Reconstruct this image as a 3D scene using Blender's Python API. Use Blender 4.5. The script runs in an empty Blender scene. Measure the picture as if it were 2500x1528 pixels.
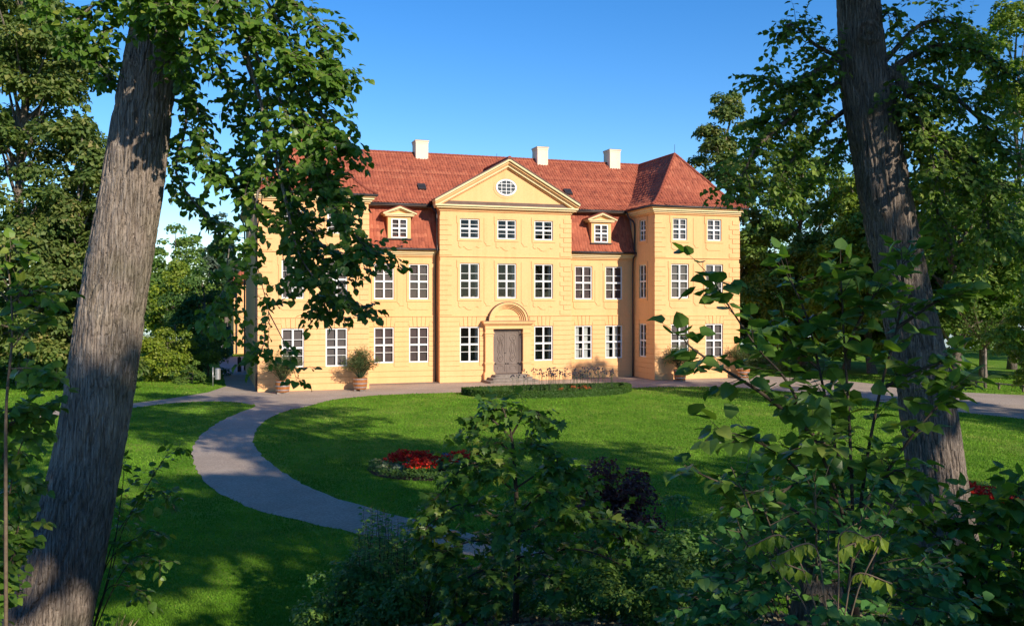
import bpy, math, random
import numpy as np
from mathutils import Vector, Matrix

scene = bpy.context.scene
COL = scene.collection

# ------------------------------------------------------------------ camera, sky, sun, exposure
YAW = math.radians(18.5)
SA, CA = math.sin(YAW), math.cos(YAW)
EYE = 5.46                      # camera stands on an old rampart above the castle lawn
FPX, CX, HY = 2230.0, 1250.0, 737.0
cam_data = bpy.data.cameras.new('camera')
cam = bpy.data.objects.new('camera', cam_data)
COL.objects.link(cam)
cam.location = (0, 0, EYE)
cam.rotation_euler = (math.pi / 2, 0, -YAW)
cam_data.sensor_width = 36
cam_data.lens = 36 * FPX / 2500
cam_data.shift_y = (HY - 764) / 2500
cam_data.clip_end = 4000
scene.camera = cam

SUN_AZ, SUN_EL = math.radians(20), math.radians(27)
world = bpy.data.worlds.new('World')
scene.world = world
world.use_nodes = True
wn = world.node_tree.nodes
sky = wn.new('ShaderNodeTexSky')
sky.sky_type = 'NISHITA'
sky.sun_disc = False
sky.sun_elevation = SUN_EL
sky.sun_rotation = math.pi - SUN_AZ
sky.air_density = 1.0
sky.dust_density = 0.0
sky.ozone_density = 4.0
hs = wn.new('ShaderNodeHueSaturation')
hs.inputs['Saturation'].default_value = 1.3
hs.inputs['Hue'].default_value = 0.507
hs.inputs['Value'].default_value = 0.96
world.node_tree.links.new(sky.outputs[0], hs.inputs['Color'])
world.node_tree.links.new(hs.outputs[0], wn['Background'].inputs[0])
wn['Background'].inputs[1].default_value = 0.115
sun_data = bpy.data.lights.new('sun', 'SUN')
sun_data.energy = 3.95
sun_data.angle = math.radians(0.53)
sun_data.color = (1.0, 0.878, 0.715)
sun = bpy.data.objects.new('sun', sun_data)
COL.objects.link(sun)
sun.rotation_euler = Vector((-math.sin(SUN_AZ) * math.cos(SUN_EL), math.cos(SUN_AZ) * math.cos(SUN_EL), -math.sin(SUN_EL))).to_track_quat('-Z', 'Y').to_euler()
sun.location = (20, -40, 40)
vs = scene.view_settings
vs.view_transform = 'Standard'
vs.look = 'None'
vs.exposure = 0.72
vs.gamma = 1.0
scene.cycles.max_bounces = 7
scene.cycles.transparent_max_bounces = 12

# ------------------------------------------------------------------ helpers
def rd_to_xy(r, D):
    return D * SA + r * CA, D * CA - r * SA
def xy_to_rd(x, y):
    return x * CA - y * SA, x * SA + y * CA
def at(px, py, D):
    """world point seen at photo pixel (px, py) at distance D in front of the camera"""
    r = (px - CX) / FPX * D
    x, y = rd_to_xy(r, D)
    return Vector((x, y, EYE + (HY - py) / FPX * D))
def ground(px, py):
    D = EYE * FPX / (py - HY)
    return rd_to_xy((px - CX) / FPX * D, D)
def sstep(t):
    t = min(1.0, max(0.0, t))
    return t * t * (3 - 2 * t)
def ground_z(x, y):
    r, D = xy_to_rd(x, y)
    start = 14.3 + 1.9 * sstep((r + 3.5) / 3.0)
    t = (start - D) / (start - 3.5)
    if t <= 0: return 0.0
    return 3.75 * (t if t < 1 else 1.0) * min(1, t * 6 + .25)

def catmull(pts, n=8):
    pts = [Vector(p) for p in pts]
    P = [2 * pts[0] - pts[1]] + pts + [2 * pts[-1] - pts[-2]]
    out = []
    for i in range(1, len(P) - 2):
        for k in range(n):
            t = k / n
            out.append(0.5 * ((2 * P[i]) + (P[i + 1] - P[i - 1]) * t + (2 * P[i - 1] - 5 * P[i] + 4 * P[i + 1] - P[i + 2]) * t * t
                              + (-P[i - 1] + 3 * P[i] - 3 * P[i + 1] + P[i + 2]) * t ** 3))
    out.append(pts[-1].copy())
    return out

def link(o, parent=None, base=None):
    COL.objects.link(o)
    if parent is not None:
        o.parent = parent
        b = base if base is not None else parent.get('_base')
        if b is not None:
            o.matrix_parent_inverse = Matrix.Translation(-Vector(b))
    return o

BASE = {}
def thing(name, label, cat, loc, group=None):
    o = bpy.data.objects.new(name, None)
    COL.objects.link(o)
    o.location = loc
    o.empty_display_size = .3
    tag(o, label, cat, group)
    BASE[o.name] = Vector(loc)
    return o
def tag(o, label=None, cat=None, group=None, kind=None):
    if label: o['label'] = label
    if cat: o['category'] = cat
    if group: o['group'] = group
    if kind: o['kind'] = kind
    return o
def child(o, parent):
    """mesh given in world coordinates, put under its parent"""
    COL.objects.link(o)
    o.parent = parent
    p, off = parent, Vector((0, 0, 0))
    while p is not None:
        if p.name in BASE: off = BASE[p.name]; break
        p = p.parent
    # parts are built in world coordinates and have identity transforms; only the root Empty is offset
    if parent.name in BASE: o.matrix_parent_inverse = Matrix.Translation(-off)
    return o
def mesh_obj(name, verts, faces, mat, parent=None, smooth=False):
    me = bpy.data.meshes.new(name)
    me.from_pydata([tuple(v) for v in verts], [], faces)
    me.update()
    if mat: me.materials.append(mat)
    if smooth: me.polygons.foreach_set('use_smooth', [True] * len(me.polygons))
    o = bpy.data.objects.new(name, me)
    if parent is not None: child(o, parent)
    else: COL.objects.link(o)
    return o

def np_mesh(name, V, T, mat, rnd=None, smooth=False):
    """V (n,3) float, T (m,3|4) int -> mesh with an optional per-vertex float 'rnd'"""
    V = np.asarray(V, dtype=np.float32); T = np.asarray(T, dtype=np.int32)
    k = T.shape[1]
    me = bpy.data.meshes.new(name)
    me.vertices.add(len(V)); me.vertices.foreach_set('co', V.ravel())
    me.loops.add(T.size); me.loops.foreach_set('vertex_index', T.ravel())
    me.polygons.add(len(T))
    me.polygons.foreach_set('loop_start', np.arange(0, T.size, k, dtype=np.int32))
    if rnd is not None:
        a = me.attributes.new('rnd', 'FLOAT', 'POINT')
        a.data.foreach_set('value', np.asarray(rnd, dtype=np.float32))
    me.update(calc_edges=True)
    me.polygons.foreach_set('use_smooth', np.full(len(T), smooth))
    if mat: me.materials.append(mat)
    return me

class MB:
    def __init__(s): s.v = []; s.f = []
    def add(s, vs, fs):
        n = len(s.v); s.v += [tuple(v) for v in vs]; s.f += [tuple(i + n for i in f) for f in fs]; return s
    def box(s, x0, x1, y0, y1, z0, z1):
        return s.add([(x0, y0, z0), (x1, y0, z0), (x1, y1, z0), (x0, y1, z0), (x0, y0, z1), (x1, y0, z1), (x1, y1, z1), (x0, y1, z1)],
                     [(0, 3, 2, 1), (4, 5, 6, 7), (0, 1, 5, 4), (1, 2, 6, 5), (2, 3, 7, 6), (3, 0, 4, 7)])
    def quad(s, a, b, c, d): return s.add([a, b, c, d], [(0, 1, 2, 3)])
    def prism_y(s, poly, y0, y1):
        n = len(poly)
        return s.add([(x, y0, z) for x, z in poly] + [(x, y1, z) for x, z in poly],
                     [tuple(range(n)), tuple(range(2 * n - 1, n - 1, -1))] + [(i, i + n, (i + 1) % n + n, (i + 1) % n) for i in range(n)])
    def prism_x(s, poly, x0, x1):
        n = len(poly)
        return s.add([(x0, y, z) for y, z in poly] + [(x1, y, z) for y, z in poly],
                     [tuple(range(n - 1, -1, -1)), tuple(range(n, 2 * n))] + [(i, (i + 1) % n, (i + 1) % n + n, i + n) for i in range(n)])
    def prism_z(s, poly, z0, z1):
        n = len(poly)
        return s.add([(x, y, z0) for x, y in poly] + [(x, y, z1) for x, y in poly],
                     [tuple(range(n - 1, -1, -1)), tuple(range(n, 2 * n))] + [(i, (i + 1) % n, (i + 1) % n + n, i + n) for i in range(n)])
    def tube(s, pts, radii, seg=6, cap=True):
        pts = [Vector(p) for p in pts]
        if not hasattr(radii, '__len__'): radii = [radii] * len(pts)
        vs, fs = [], []
        t0 = (pts[1] - pts[0]).normalized()
        u = t0.orthogonal().normalized()
        for i, p in enumerate(pts):
            t = (pts[min(i + 1, len(pts) - 1)] - pts[max(i - 1, 0)]).normalized()
            u = (u - t * u.dot(t))
            u = u.normalized() if u.length > 1e-6 else t.orthogonal().normalized()
            w = t.cross(u)
            for k in range(seg):
                a = 2 * math.pi * k / seg
                vs.append(p + (u * math.cos(a) + w * math.sin(a)) * radii[i])
        for i in range(len(pts) - 1):
            for k in range(seg):
                fs.append((i * seg + k, i * seg + (k + 1) % seg, (i + 1) * seg + (k + 1) % seg, (i + 1) * seg + k))
        if cap:
            fs.append(tuple(range(seg - 1, -1, -1))); fs.append(tuple((len(pts) - 1) * seg + k for k in range(seg)))
        return s.add(vs, fs)
    def lathe(s, prof, c, seg=20):
        vs, fs = [], []
        for r, z in prof:
            for k in range(seg):
                a = 2 * math.pi * k / seg
                vs.append((c[0] + r * math.cos(a), c[1] + r * math.sin(a), c[2] + z))
        for i in range(len(prof) - 1):
            for k in range(seg):
                fs.append((i * seg + k, i * seg + (k + 1) % seg, (i + 1) * seg + (k + 1) % seg, (i + 1) * seg + k))
        fs.append(tuple(range(seg - 1, -1, -1))); fs.append(tuple((len(prof) - 1) * seg + k for k in range(seg)))
        return s.add(vs, fs)
    def build(s, name, mat, parent=None, smooth=False):
        return mesh_obj(name, s.v, s.f, mat, parent, smooth)

_cube = {}
def piece(name, mat, parent, x0, x1, y0, y1, z0, z1):
    """a block that shares one cube mesh with all other blocks of its material"""
    if mat.name not in _cube:
        b = MB().box(-.5, .5, -.5, .5, -.5, .5)
        me = bpy.data.meshes.new('block'); me.from_pydata(b.v, [], b.f); me.materials.append(mat)
        _cube[mat.name] = me
    o = bpy.data.objects.new(name, _cube[mat.name])
    o.location = ((x0 + x1) / 2, (y0 + y1) / 2, (z0 + z1) / 2)
    o.scale = (x1 - x0, y1 - y0, z1 - z0)
    child(o, parent)
    return o

# ------------------------------------------------------------------ materials
def new_mat(name):
    m = bpy.data.materials.new(name); m.use_nodes = True
    nt = m.node_tree
    return m, nt, nt.nodes['Principled BSDF'], nt.nodes['Material Output']
def ramp(nt, stops):
    r = nt.nodes.new('ShaderNodeValToRGB')
    while len(r.color_ramp.elements) > 1: r.color_ramp.elements.remove(r.color_ramp.elements[-1])
    r.color_ramp.elements[0].position = stops[0][0]; r.color_ramp.elements[0].color = (*stops[0][1], 1)
    for p, c in stops[1:]:
        e = r.color_ramp.elements.new(p); e.color = (*c, 1)
    return r
def noise(nt, scale, detail=4, rough=.55, vec=None, dist=0):
    n = nt.nodes.new('ShaderNodeTexNoise'); n.inputs['Scale'].default_value = scale
    n.inputs['Detail'].default_value = detail; n.inputs['Roughness'].default_value = rough; n.inputs['Distortion'].default_value = dist
    if vec: nt.links.new(vec, n.inputs['Vector'])
    return n
def geo_pos(nt):
    return nt.nodes.new('ShaderNodeNewGeometry').outputs['Position']
def stretch(nt, vec, s):
    m = nt.nodes.new('ShaderNodeMapping'); m.inputs['Scale'].default_value = s
    nt.links.new(vec, m.inputs['Vector']); return m.outputs[0]
def bump(nt, h, dist, strength=1.0):
    b = nt.nodes.new('ShaderNodeBump'); b.inputs['Distance'].default_value = dist; b.inputs['Strength'].default_value = strength
    nt.links.new(h, b.inputs['Height']); return b
def mixc(nt, a, b, fac, mode='MIX'):
    m = nt.nodes.new('ShaderNodeMix'); m.data_type = 'RGBA'; m.blend_type = mode
    for i, v in ((6, a), (7, b)):
        if isinstance(v, tuple): m.inputs[i].default_value = (*v, 1)
        else: nt.links.new(v, m.inputs[i])
    if isinstance(fac, (int, float)): m.inputs[0].default_value = fac
    else: nt.links.new(fac, m.inputs[0])
    return m.outputs[2]
def surf(name, c1, c2, scale=3.0, rough=.8, bump_d=0.0, bump_s=40, spec=.3, sc3=None, fine=None, metallic=0):
    """plain two-tone noisy surface"""
    m, nt, p, out = new_mat(name)
    pos = geo_pos(nt)
    if sc3: pos = stretch(nt, pos, sc3)
    n = noise(nt, scale, 5, .6, pos)
    r = ramp(nt, [(.32, c1), (.68, c2)])
    nt.links.new(n.outputs[0], r.inputs[0])
    col = r.outputs[0]
    if fine:
        n2 = noise(nt, fine[0], 3, .6, pos)
        r2 = ramp(nt, [(.3, (1 - fine[1],) * 3), (.7, (1 + fine[1],) * 3)])
        nt.links.new(n2.outputs[0], r2.inputs[0])
        col = mixc(nt, col, r2.outputs[0], 1.0, 'MULTIPLY')
    nt.links.new(col, p.inputs['Base Color'])
    p.inputs['Roughness'].default_value = rough
    p.inputs['Specular IOR Level'].default_value = spec
    p.inputs['Metallic'].default_value = metallic
    if bump_d:
        b = bump(nt, noise(nt, bump_s, 3, .6, pos).outputs[0], bump_d)
        nt.links.new(b.outputs[0], p.inputs['Normal'])
    return m
def leaf_mat(name, stops, rough=.45, transl=.28, tcol=None, spec=.4):
    m, nt, p, out = new_mat(name)
    a = nt.nodes.new('ShaderNodeAttribute'); a.attribute_name = 'rnd'
    r = ramp(nt, stops); nt.links.new(a.outputs['Fac'], r.inputs[0])
    n = noise(nt, .55, 2, .5, geo_pos(nt))
    r2 = ramp(nt, [(.3, (.78, .80, .85)), (.7, (1.18, 1.14, 1.0))]); nt.links.new(n.outputs[0], r2.inputs[0])
    col = mixc(nt, r.outputs[0], r2.outputs[0], 1.0, 'MULTIPLY')
    nt.links.new(col, p.inputs['Base Color'])
    p.inputs['Roughness'].default_value = rough; p.inputs['Specular IOR Level'].default_value = spec
    t = nt.nodes.new('ShaderNodeBsdfTranslucent')
    nt.links.new(mixc(nt, col, tcol or (1.5, 1.7, .5), 1.0, 'MULTIPLY'), t.inputs[0])
    mx = nt.nodes.new('ShaderNodeMixShader'); mx.inputs[0].default_value = transl
    nt.links.new(p.outputs[0], mx.inputs[1]); nt.links.new(t.outputs[0], mx.inputs[2])
    nt.links.new(mx.outputs[0], out.inputs[0])
    return m

M = {}
def plaster_mat(name, c1, c2):
    m, nt, p, out = new_mat(name)
    pos = geo_pos(nt)
    n = noise(nt, .5, 6, .6, stretch(nt, pos, (1, 1, .45)))
    r = ramp(nt, [(.3, c1), (.7, c2)]); nt.links.new(n.outputs[0], r.inputs[0])
    n2 = noise(nt, 9, 4, .65, pos)
    r2 = ramp(nt, [(.3, (.94, .94, .93)), (.7, (1.04, 1.04, 1.04))]); nt.links.new(n2.outputs[0], r2.inputs[0])
    n3 = noise(nt, 1.7, 5, .65, stretch(nt, pos, (1, 1, .07)))
    r3 = ramp(nt, [(.34, (.94, .935, .92)), (.52, (1.01, 1.01, 1.01))]); nt.links.new(n3.outputs[0], r3.inputs[0])
    c0 = mixc(nt, r.outputs[0], r2.outputs[0], 1, 'MULTIPLY')
    nt.links.new(mixc(nt, c0, r3.outputs[0], 1, 'MULTIPLY'), p.inputs['Base Color'])
    p.inputs['Roughness'].default_value = .9; p.inputs['Specular IOR Level'].default_value = .15
    nt.links.new(bump(nt, noise(nt, 30, 4, .6, pos).outputs[0], .006).outputs[0], p.inputs['Normal'])
    return m
M['plaster'] = plaster_mat('yellow_plaster', (.78, .438, .20), (.84, .482, .226))
M['trim'] = plaster_mat('pale_trim', (.74, .58, .33), (.80, .64, .38))
M['limewash'] = plaster_mat('limewash', (.72, .62, .46), (.80, .70, .54))
M['white'] = surf('white_paint', (.74, .73, .71), (.80, .79, .78), 4, .45)
M['blind'] = surf('grey_blind', (.125, .105, .105), (.15, .125, .125), 2, .9)
M['blind_brown'] = surf('brown_blind', (.085, .06, .062), (.11, .078, .08), 2, .9)
M['curtain'] = surf('net_curtain', (.55, .56, .55), (.66, .66, .64), 3, .9)
M['room'] = surf('room_wall', (.28, .27, .26), (.36, .34, .32), .6, .9)
M['gutter'] = surf('dark_sheet_metal', (.045, .04, .042), (.075, .065, .065), 6, .5, metallic=.3)
M['copper'] = surf('brown_flashing', (.10, .06, .045), (.14, .09, .07), 3, .6)
M['door'] = surf('weathered_door_paint', (.15, .112, .095), (.20, .155, .13), 3, .65, .003, 60, sc3=(1, 1, .3))
M['stone'] = surf('sandstone', (.20, .165, .14), (.29, .245, .205), 5, .85, .01, 40, fine=(50, .2))
M['iron'] = surf('black_iron', (.03, .03, .03), (.05, .05, .05), 5, .5)
M['steel'] = surf('galvanised_steel', (.36, .36, .37), (.46, .46, .47), 8, .4, metallic=.6)
M['green_plastic'] = surf('green_plastic', (.02, .16, .12), (.03, .20, .15), 4, .45)
M['sign_grey'] = surf('sign_grey', (.35, .36, .37), (.42, .43, .44), 4, .5)
M['sign_light'] = surf('sign_light', (.65, .67, .68), (.7, .72, .73), 4, .5)
def tile_mat():
    m, nt, p, out = new_mat('clay_tiles')
    a = nt.nodes.new('ShaderNodeAttribute'); a.attribute_name = 'rnd'
    r = ramp(nt, [(0, (.25, .066, .038)), (.35, (.33, .090, .048)), (.7, (.385, .112, .06)), (1, (.44, .145, .078))])
    nt.links.new(a.outputs['Fac'], r.inputs[0])
    n = noise(nt, .7, 6, .65, geo_pos(nt))
    r2 = ramp(nt, [(.3, (.86, .86, .88)), (.7, (1.1, 1.08, 1.06))]); nt.links.new(n.outputs[0], r2.inputs[0])
    nt.links.new(mixc(nt, r.outputs[0], r2.outputs[0], 1, 'MULTIPLY'), p.inputs['Base Color'])
    p.inputs['Roughness'].default_value = .75; p.inputs['Specular IOR Level'].default_value = .25
    nt.links.new(bump(nt, noise(nt, 25, 3, .6, geo_pos(nt)).outputs[0], .01).outputs[0], p.inputs['Normal'])
    return m
M['tile'] = tile_mat()
def glass_mat():
    m, nt, p, out = new_mat('window_glass')
    nt.nodes.remove(p)
    t = nt.nodes.new('ShaderNodeBsdfTransparent'); t.inputs[0].default_value = (.86, .88, .88, 1)
    g = nt.nodes.new('ShaderNodeBsdfGlossy'); g.inputs['Roughness'].default_value = .02
    f = nt.nodes.new('ShaderNodeFresnel'); f.inputs[0].default_value = 1.5
    b = bump(nt, noise(nt, 1.6, 2, .5, geo_pos(nt)).outputs[0], .01, .12)
    nt.links.new(b.outputs[0], g.inputs['Normal'])
    mm = nt.nodes.new('ShaderNodeMath'); mm.operation = 'MULTIPLY_ADD'; mm.inputs[1].default_value = .75; mm.inputs[2].default_value = .005
    nt.links.new(f.outputs[0], mm.inputs[0])
    mx = nt.nodes.new('ShaderNodeMixShader')
    nt.links.new(mm.outputs[0], mx.inputs[0]); nt.links.new(t.outputs[0], mx.inputs[1]); nt.links.new(g.outputs[0], mx.inputs[2])
    nt.links.new(mx.outputs[0], out.inputs[0])
    return m
M['glass'] = glass_mat()
def gravel_mat():
    m, nt, p, out = new_mat('gravel')
    pos = geo_pos(nt)
    n = noise(nt, .35, 6, .65, pos); n2 = noise(nt, 15, 6, .8, pos)
    r = ramp(nt, [(.3, (.35, .278, .216)), (.7, (.47, .385, .31))]); nt.links.new(n.outputs[0], r.inputs[0])
    r2 = ramp(nt, [(.25, (.45, .45, .46)), (.5, (.96, .96, .96)), (.75, (1.45, 1.43, 1.4))]); nt.links.new(n2.outputs[0], r2.inputs[0])
    nt.links.new(mixc(nt, r.outputs[0], r2.outputs[0], 1, 'MULTIPLY'), p.inputs['Base Color'])
    p.inputs['Roughness'].default_value = .95; p.inputs['Specular IOR Level'].default_value = .1
    nt.links.new(bump(nt, n2.outputs[0], .03).outputs[0], p.inputs['Normal'])
    return m
M['gravel'] = gravel_mat()
def cobble_mat():
    m, nt, p, out = new_mat('cobbles')
    v = nt.nodes.new('ShaderNodeTexVoronoi'); v.inputs['Scale'].default_value = 5; nt.links.new(geo_pos(nt), v.inputs['Vector'])
    r = ramp(nt, [(0, (.22, .21, .21)), (1, (.38, .36, .35))]); nt.links.new(v.outputs['Color'], r.inputs[0])
    nt.links.new(r.outputs[0], p.inputs['Base Color']); p.inputs['Roughness'].default_value = .7
    nt.links.new(bump(nt, v.outputs['Distance'], -.06).outputs[0], p.inputs['Normal'])
    return m
M['cobble'] = cobble_mat()
def ground_mat():
    """lawn on the flat, leaf litter and soil under the shrubs of the rampart"""
    m, nt, p, out = new_mat('lawn_ground')
    pos = geo_pos(nt)
    n = noise(nt, .25, 5, .6, stretch(nt, pos, (1, 1, 1))); n2 = noise(nt, 9, 5, .75, pos); n3 = noise(nt, 1.1, 4, .6, pos)
    r = ramp(nt, [(.3, (.085, .19, .013)), (.52, (.13, .245, .02)), (.72, (.22, .29, .045))]); nt.links.new(n.outputs[0], r.inputs[0])
    r3 = ramp(nt, [(.35, (.85, .9, .85)), (.7, (1.25, 1.15, 1.1))]); nt.links.new(n3.outputs[0], r3.inputs[0])
    r2 = ramp(nt, [(.25, (.75, .77, .75)), (.75, (1.25, 1.22, 1.2))]); nt.links.new(n2.outputs[0], r2.inputs[0])
    grass = mixc(nt, mixc(nt, r.outputs[0], r2.outputs[0], 1, 'MULTIPLY'), r3.outputs[0], 1, 'MULTIPLY')
    rs = ramp(nt, [(.3, (.025, .018, .013)), (.6, (.06, .045, .03)), (.75, (.10, .075, .045))]); nt.links.new(n2.outputs[0], rs.inputs[0])
    a = nt.nodes.new('ShaderNodeAttribute'); a.attribute_name = 'rnd'
    nt.links.new(mixc(nt, grass, rs.outputs[0], a.outputs['Fac']), p.inputs['Base Color'])
    p.inputs['Roughness'].default_value = .9; p.inputs['Specular IOR Level'].default_value = .1
    nt.links.new(bump(nt, n2.outputs[0], .06).outputs[0], p.inputs['Normal'])
    return m
M['ground'] = ground_mat()
M['grass'] = leaf_mat('grass_blades', [(0, (0.0728, 0.1893, 0.0146)), (0.5, (0.1238, 0.2694, 0.0233)), (0.85, (0.1893, 0.3203, 0.0437)), (1, (0.3203, 0.3494, 0.1019))], .6, .25, (1.4, 1.4, .6), .08)
M['soil'] = surf('bed_soil', (.03, .02, .015), (.06, .042, .03), 6, .95, .03, 20)
def bark_mat(name, c1, c2, c3):
    m, nt, p, out = new_mat(name)
    g = geo_pos(nt)
    n = noise(nt, 24, 6, .66, stretch(nt, g, (1, 1, .12)), .6); n2 = noise(nt, 1.6, 5, .62, g); n3 = noise(nt, 60, 4, .7, stretch(nt, g, (1, 1, .45)))
    v = nt.nodes.new('ShaderNodeTexVoronoi'); v.feature = 'DISTANCE_TO_EDGE'; v.inputs['Scale'].default_value = 25
    nt.links.new(stretch(nt, g, (1, 1, .05)), v.inputs['Vector'])
    r = ramp(nt, [(.34, c1), (.5, c2), (.68, c3)]); nt.links.new(n.outputs[0], r.inputs[0])
    r2 = ramp(nt, [(.3, (.70, .72, .72)), (.7, (1.22, 1.19, 1.16))]); nt.links.new(n2.outputs[0], r2.inputs[0])
    rv = ramp(nt, [(0, (0, 0, 0)), (.16, (1, 1, 1))]); nt.links.new(v.outputs['Distance'], rv.inputs[0])
    n4 = noise(nt, .9, 4, .6, g); r4 = ramp(nt, [(.55, (0, 0, 0)), (.7, (.35, .35, .35))]); nt.links.new(n4.outputs[0], r4.inputs[0])
    base = mixc(nt, r.outputs[0], r2.outputs[0], 1, 'MULTIPLY')
    nt.links.new(mixc(nt, base, (.10, .105, .045), r4.outputs[0]), p.inputs['Base Color'])
    p.inputs['Roughness'].default_value = .9; p.inputs['Specular IOR Level'].default_value = .15
    b0 = bump(nt, rv.outputs[0], .022); b = bump(nt, n.outputs[0], .03); b2 = bump(nt, n3.outputs[0], .012)
    nt.links.new(b0.outputs[0], b.inputs['Normal']); nt.links.new(b.outputs[0], b2.inputs['Normal']); nt.links.new(b2.outputs[0], p.inputs['Normal'])
    return m
M['bark'] = bark_mat('grey_bark', (.15, .118, .096), (.29, .238, .198), (.42, .36, .305))
M['bark_dark'] = bark_mat('furrowed_bark', (.10, .08, .066), (.21, .172, .144), (.33, .278, .232))
M['green_stem'] = surf('green_stem', (.025, .045, .018), (.04, .065, .025), 20, .8)
M['twig'] = surf('twig_bark', (.10, .07, .045), (.17, .125, .08), 20, .8)
M['twig_dark'] = surf('dark_twig_bark', (.04, .03, .022), (.08, .06, .04), 20, .8)
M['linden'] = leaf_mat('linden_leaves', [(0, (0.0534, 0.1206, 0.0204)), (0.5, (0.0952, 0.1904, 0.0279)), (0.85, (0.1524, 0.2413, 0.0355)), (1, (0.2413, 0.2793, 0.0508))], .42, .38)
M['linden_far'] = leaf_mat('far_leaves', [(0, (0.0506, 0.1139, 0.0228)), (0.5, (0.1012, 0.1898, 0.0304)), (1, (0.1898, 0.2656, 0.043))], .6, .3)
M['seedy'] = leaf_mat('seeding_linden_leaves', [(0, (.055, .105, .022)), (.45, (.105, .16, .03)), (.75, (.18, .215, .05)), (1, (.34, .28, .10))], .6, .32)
M['linden_bright'] = leaf_mat('sunny_linden_leaves', [(0, (0.066, 0.1375, 0.022)), (0.5, (0.132, 0.22, 0.033)), (1, (0.242, 0.308, 0.0495))], .55, .34)  # brighter copy of far_leaves, with sunlight put into the colour
M['linden_lifted'] = leaf_mat('lifted_linden_leaves', [(0, (0.066, 0.143, 0.0275)), (0.5, (0.11, 0.209, 0.0352)), (0.85, (0.165, 0.264, 0.044)), (1, (0.264, 0.308, 0.066))], .38, .4)  # linden leaves with the colour lifted to offset shade on the sapling
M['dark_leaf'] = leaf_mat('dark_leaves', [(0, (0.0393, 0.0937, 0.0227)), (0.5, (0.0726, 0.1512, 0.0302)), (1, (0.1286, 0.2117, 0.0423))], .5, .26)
M['blue_leaf'] = leaf_mat('blue_green_needles', [(0, (.05, .085, .06)), (1, (.10, .15, .10))], .6, .15, (1.1, 1.2, .8))
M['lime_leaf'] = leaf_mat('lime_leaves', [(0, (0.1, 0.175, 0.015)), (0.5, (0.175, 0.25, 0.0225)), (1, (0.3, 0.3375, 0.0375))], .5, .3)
M['ivy'] = leaf_mat('ivy_leaves', [(0, (0.045, 0.1276, 0.03)), (0.5, (0.075, 0.195, 0.042)), (0.9, (0.135, 0.255, 0.0526)), (1, (0.2, 0.27, 0.055))], .45, .2, spec=.35)
M['purple'] = leaf_mat('purple_leaves', [(0, (.06, .02, .018)), (.6, (.11, .032, .028)), (1, (.18, .05, .04))], .5, .25, (1.6, .8, .6))
M['small_leaf'] = leaf_mat('small_shrub_leaves', [(0, (0.0535, 0.1338, 0.0285)), (0.5, (0.1034, 0.2229, 0.0428)), (1, (0.196, 0.3029, 0.0625))], .5, .28)
M['oleander'] = leaf_mat('oleander_leaves', [(0, (.06, .10, .035)), (.5, (.10, .15, .055)), (.9, (.16, .19, .075)), (1, (.24, .17, .12))], .5, .2)
M['box'] = leaf_mat('box_hedge_leaves', [(0, (0.0255, 0.0723, 0.0085)), (0.5, (0.0467, 0.1105, 0.0119)), (1, (0.0935, 0.1615, 0.0213))], .5, .25)
M['hedge_core'] = surf('hedge_core', (.02, .055, .008), (.035, .085, .012), 8, .9)
M['red'] = leaf_mat('red_petals', [(0, (.42, .008, .008)), (.5, (.66, .014, .010)), (1, (.86, .09, .03))], .5, .25, (1.3, .6, .6), .2)
M['blue'] = leaf_mat('violet_petals', [(0, (.10, .09, .30)), (1, (.24, .22, .50))], .6, .2, (1.1, 1.1, 1.2), .2)
M['silver'] = leaf_mat('silver_foliage', [(0, (.10, .14, .10)), (1, (.20, .25, .17))], .6, .2)
M['pale'] = leaf_mat('pale_yellow_petals', [(0, (.34, .30, .12)), (1, (.5, .45, .2))], .6, .2)
M['orange'] = leaf_mat('orange_petals', [(0, (.38, .08, .02)), (1, (.5, .14, .03))], .6, .2)
M['seedhead'] = leaf_mat('violet_seed_heads', [(0, (.05, .04, .06)), (1, (.13, .08, .16))], .7, .1)
M['dry'] = leaf_mat('dry_grass', [(0, (.24, .20, .10)), (1, (.38, .32, .17))], .8, .2)
def wood_mat():
    m, nt, p, out = new_mat('oak_staves')
    g = nt.nodes.new('ShaderNodeTexCoord').outputs['Object']
    n = noise(nt, 14, 5, .6, stretch(nt, g, (1, 1, .08)))
    r = ramp(nt, [(.3, (.26, .085, .022)), (.7, (.42, .16, .05))]); nt.links.new(n.outputs[0], r.inputs[0])
    nt.links.new(r.outputs[0], p.inputs['Base Color']); p.inputs['Roughness'].default_value = .5
    nt.links.new(bump(nt, n.outputs[0], .006).outputs[0], p.inputs['Normal'])
    return m
M['wood'] = wood_mat()
def water_mat():
    m, nt, p, out = new_mat('lake_water')
    p.inputs['Base Color'].default_value = (.03, .06, .08, 1); p.inputs['Roughness'].default_value = .08
    nt.links.new(bump(nt, noise(nt, 1.2, 3, .6, stretch(nt, geo_pos(nt), (1, 3, 1))).outputs[0], .08).outputs[0], p.inputs['Normal'])
    return m
M['water'] = water_mat()
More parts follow.
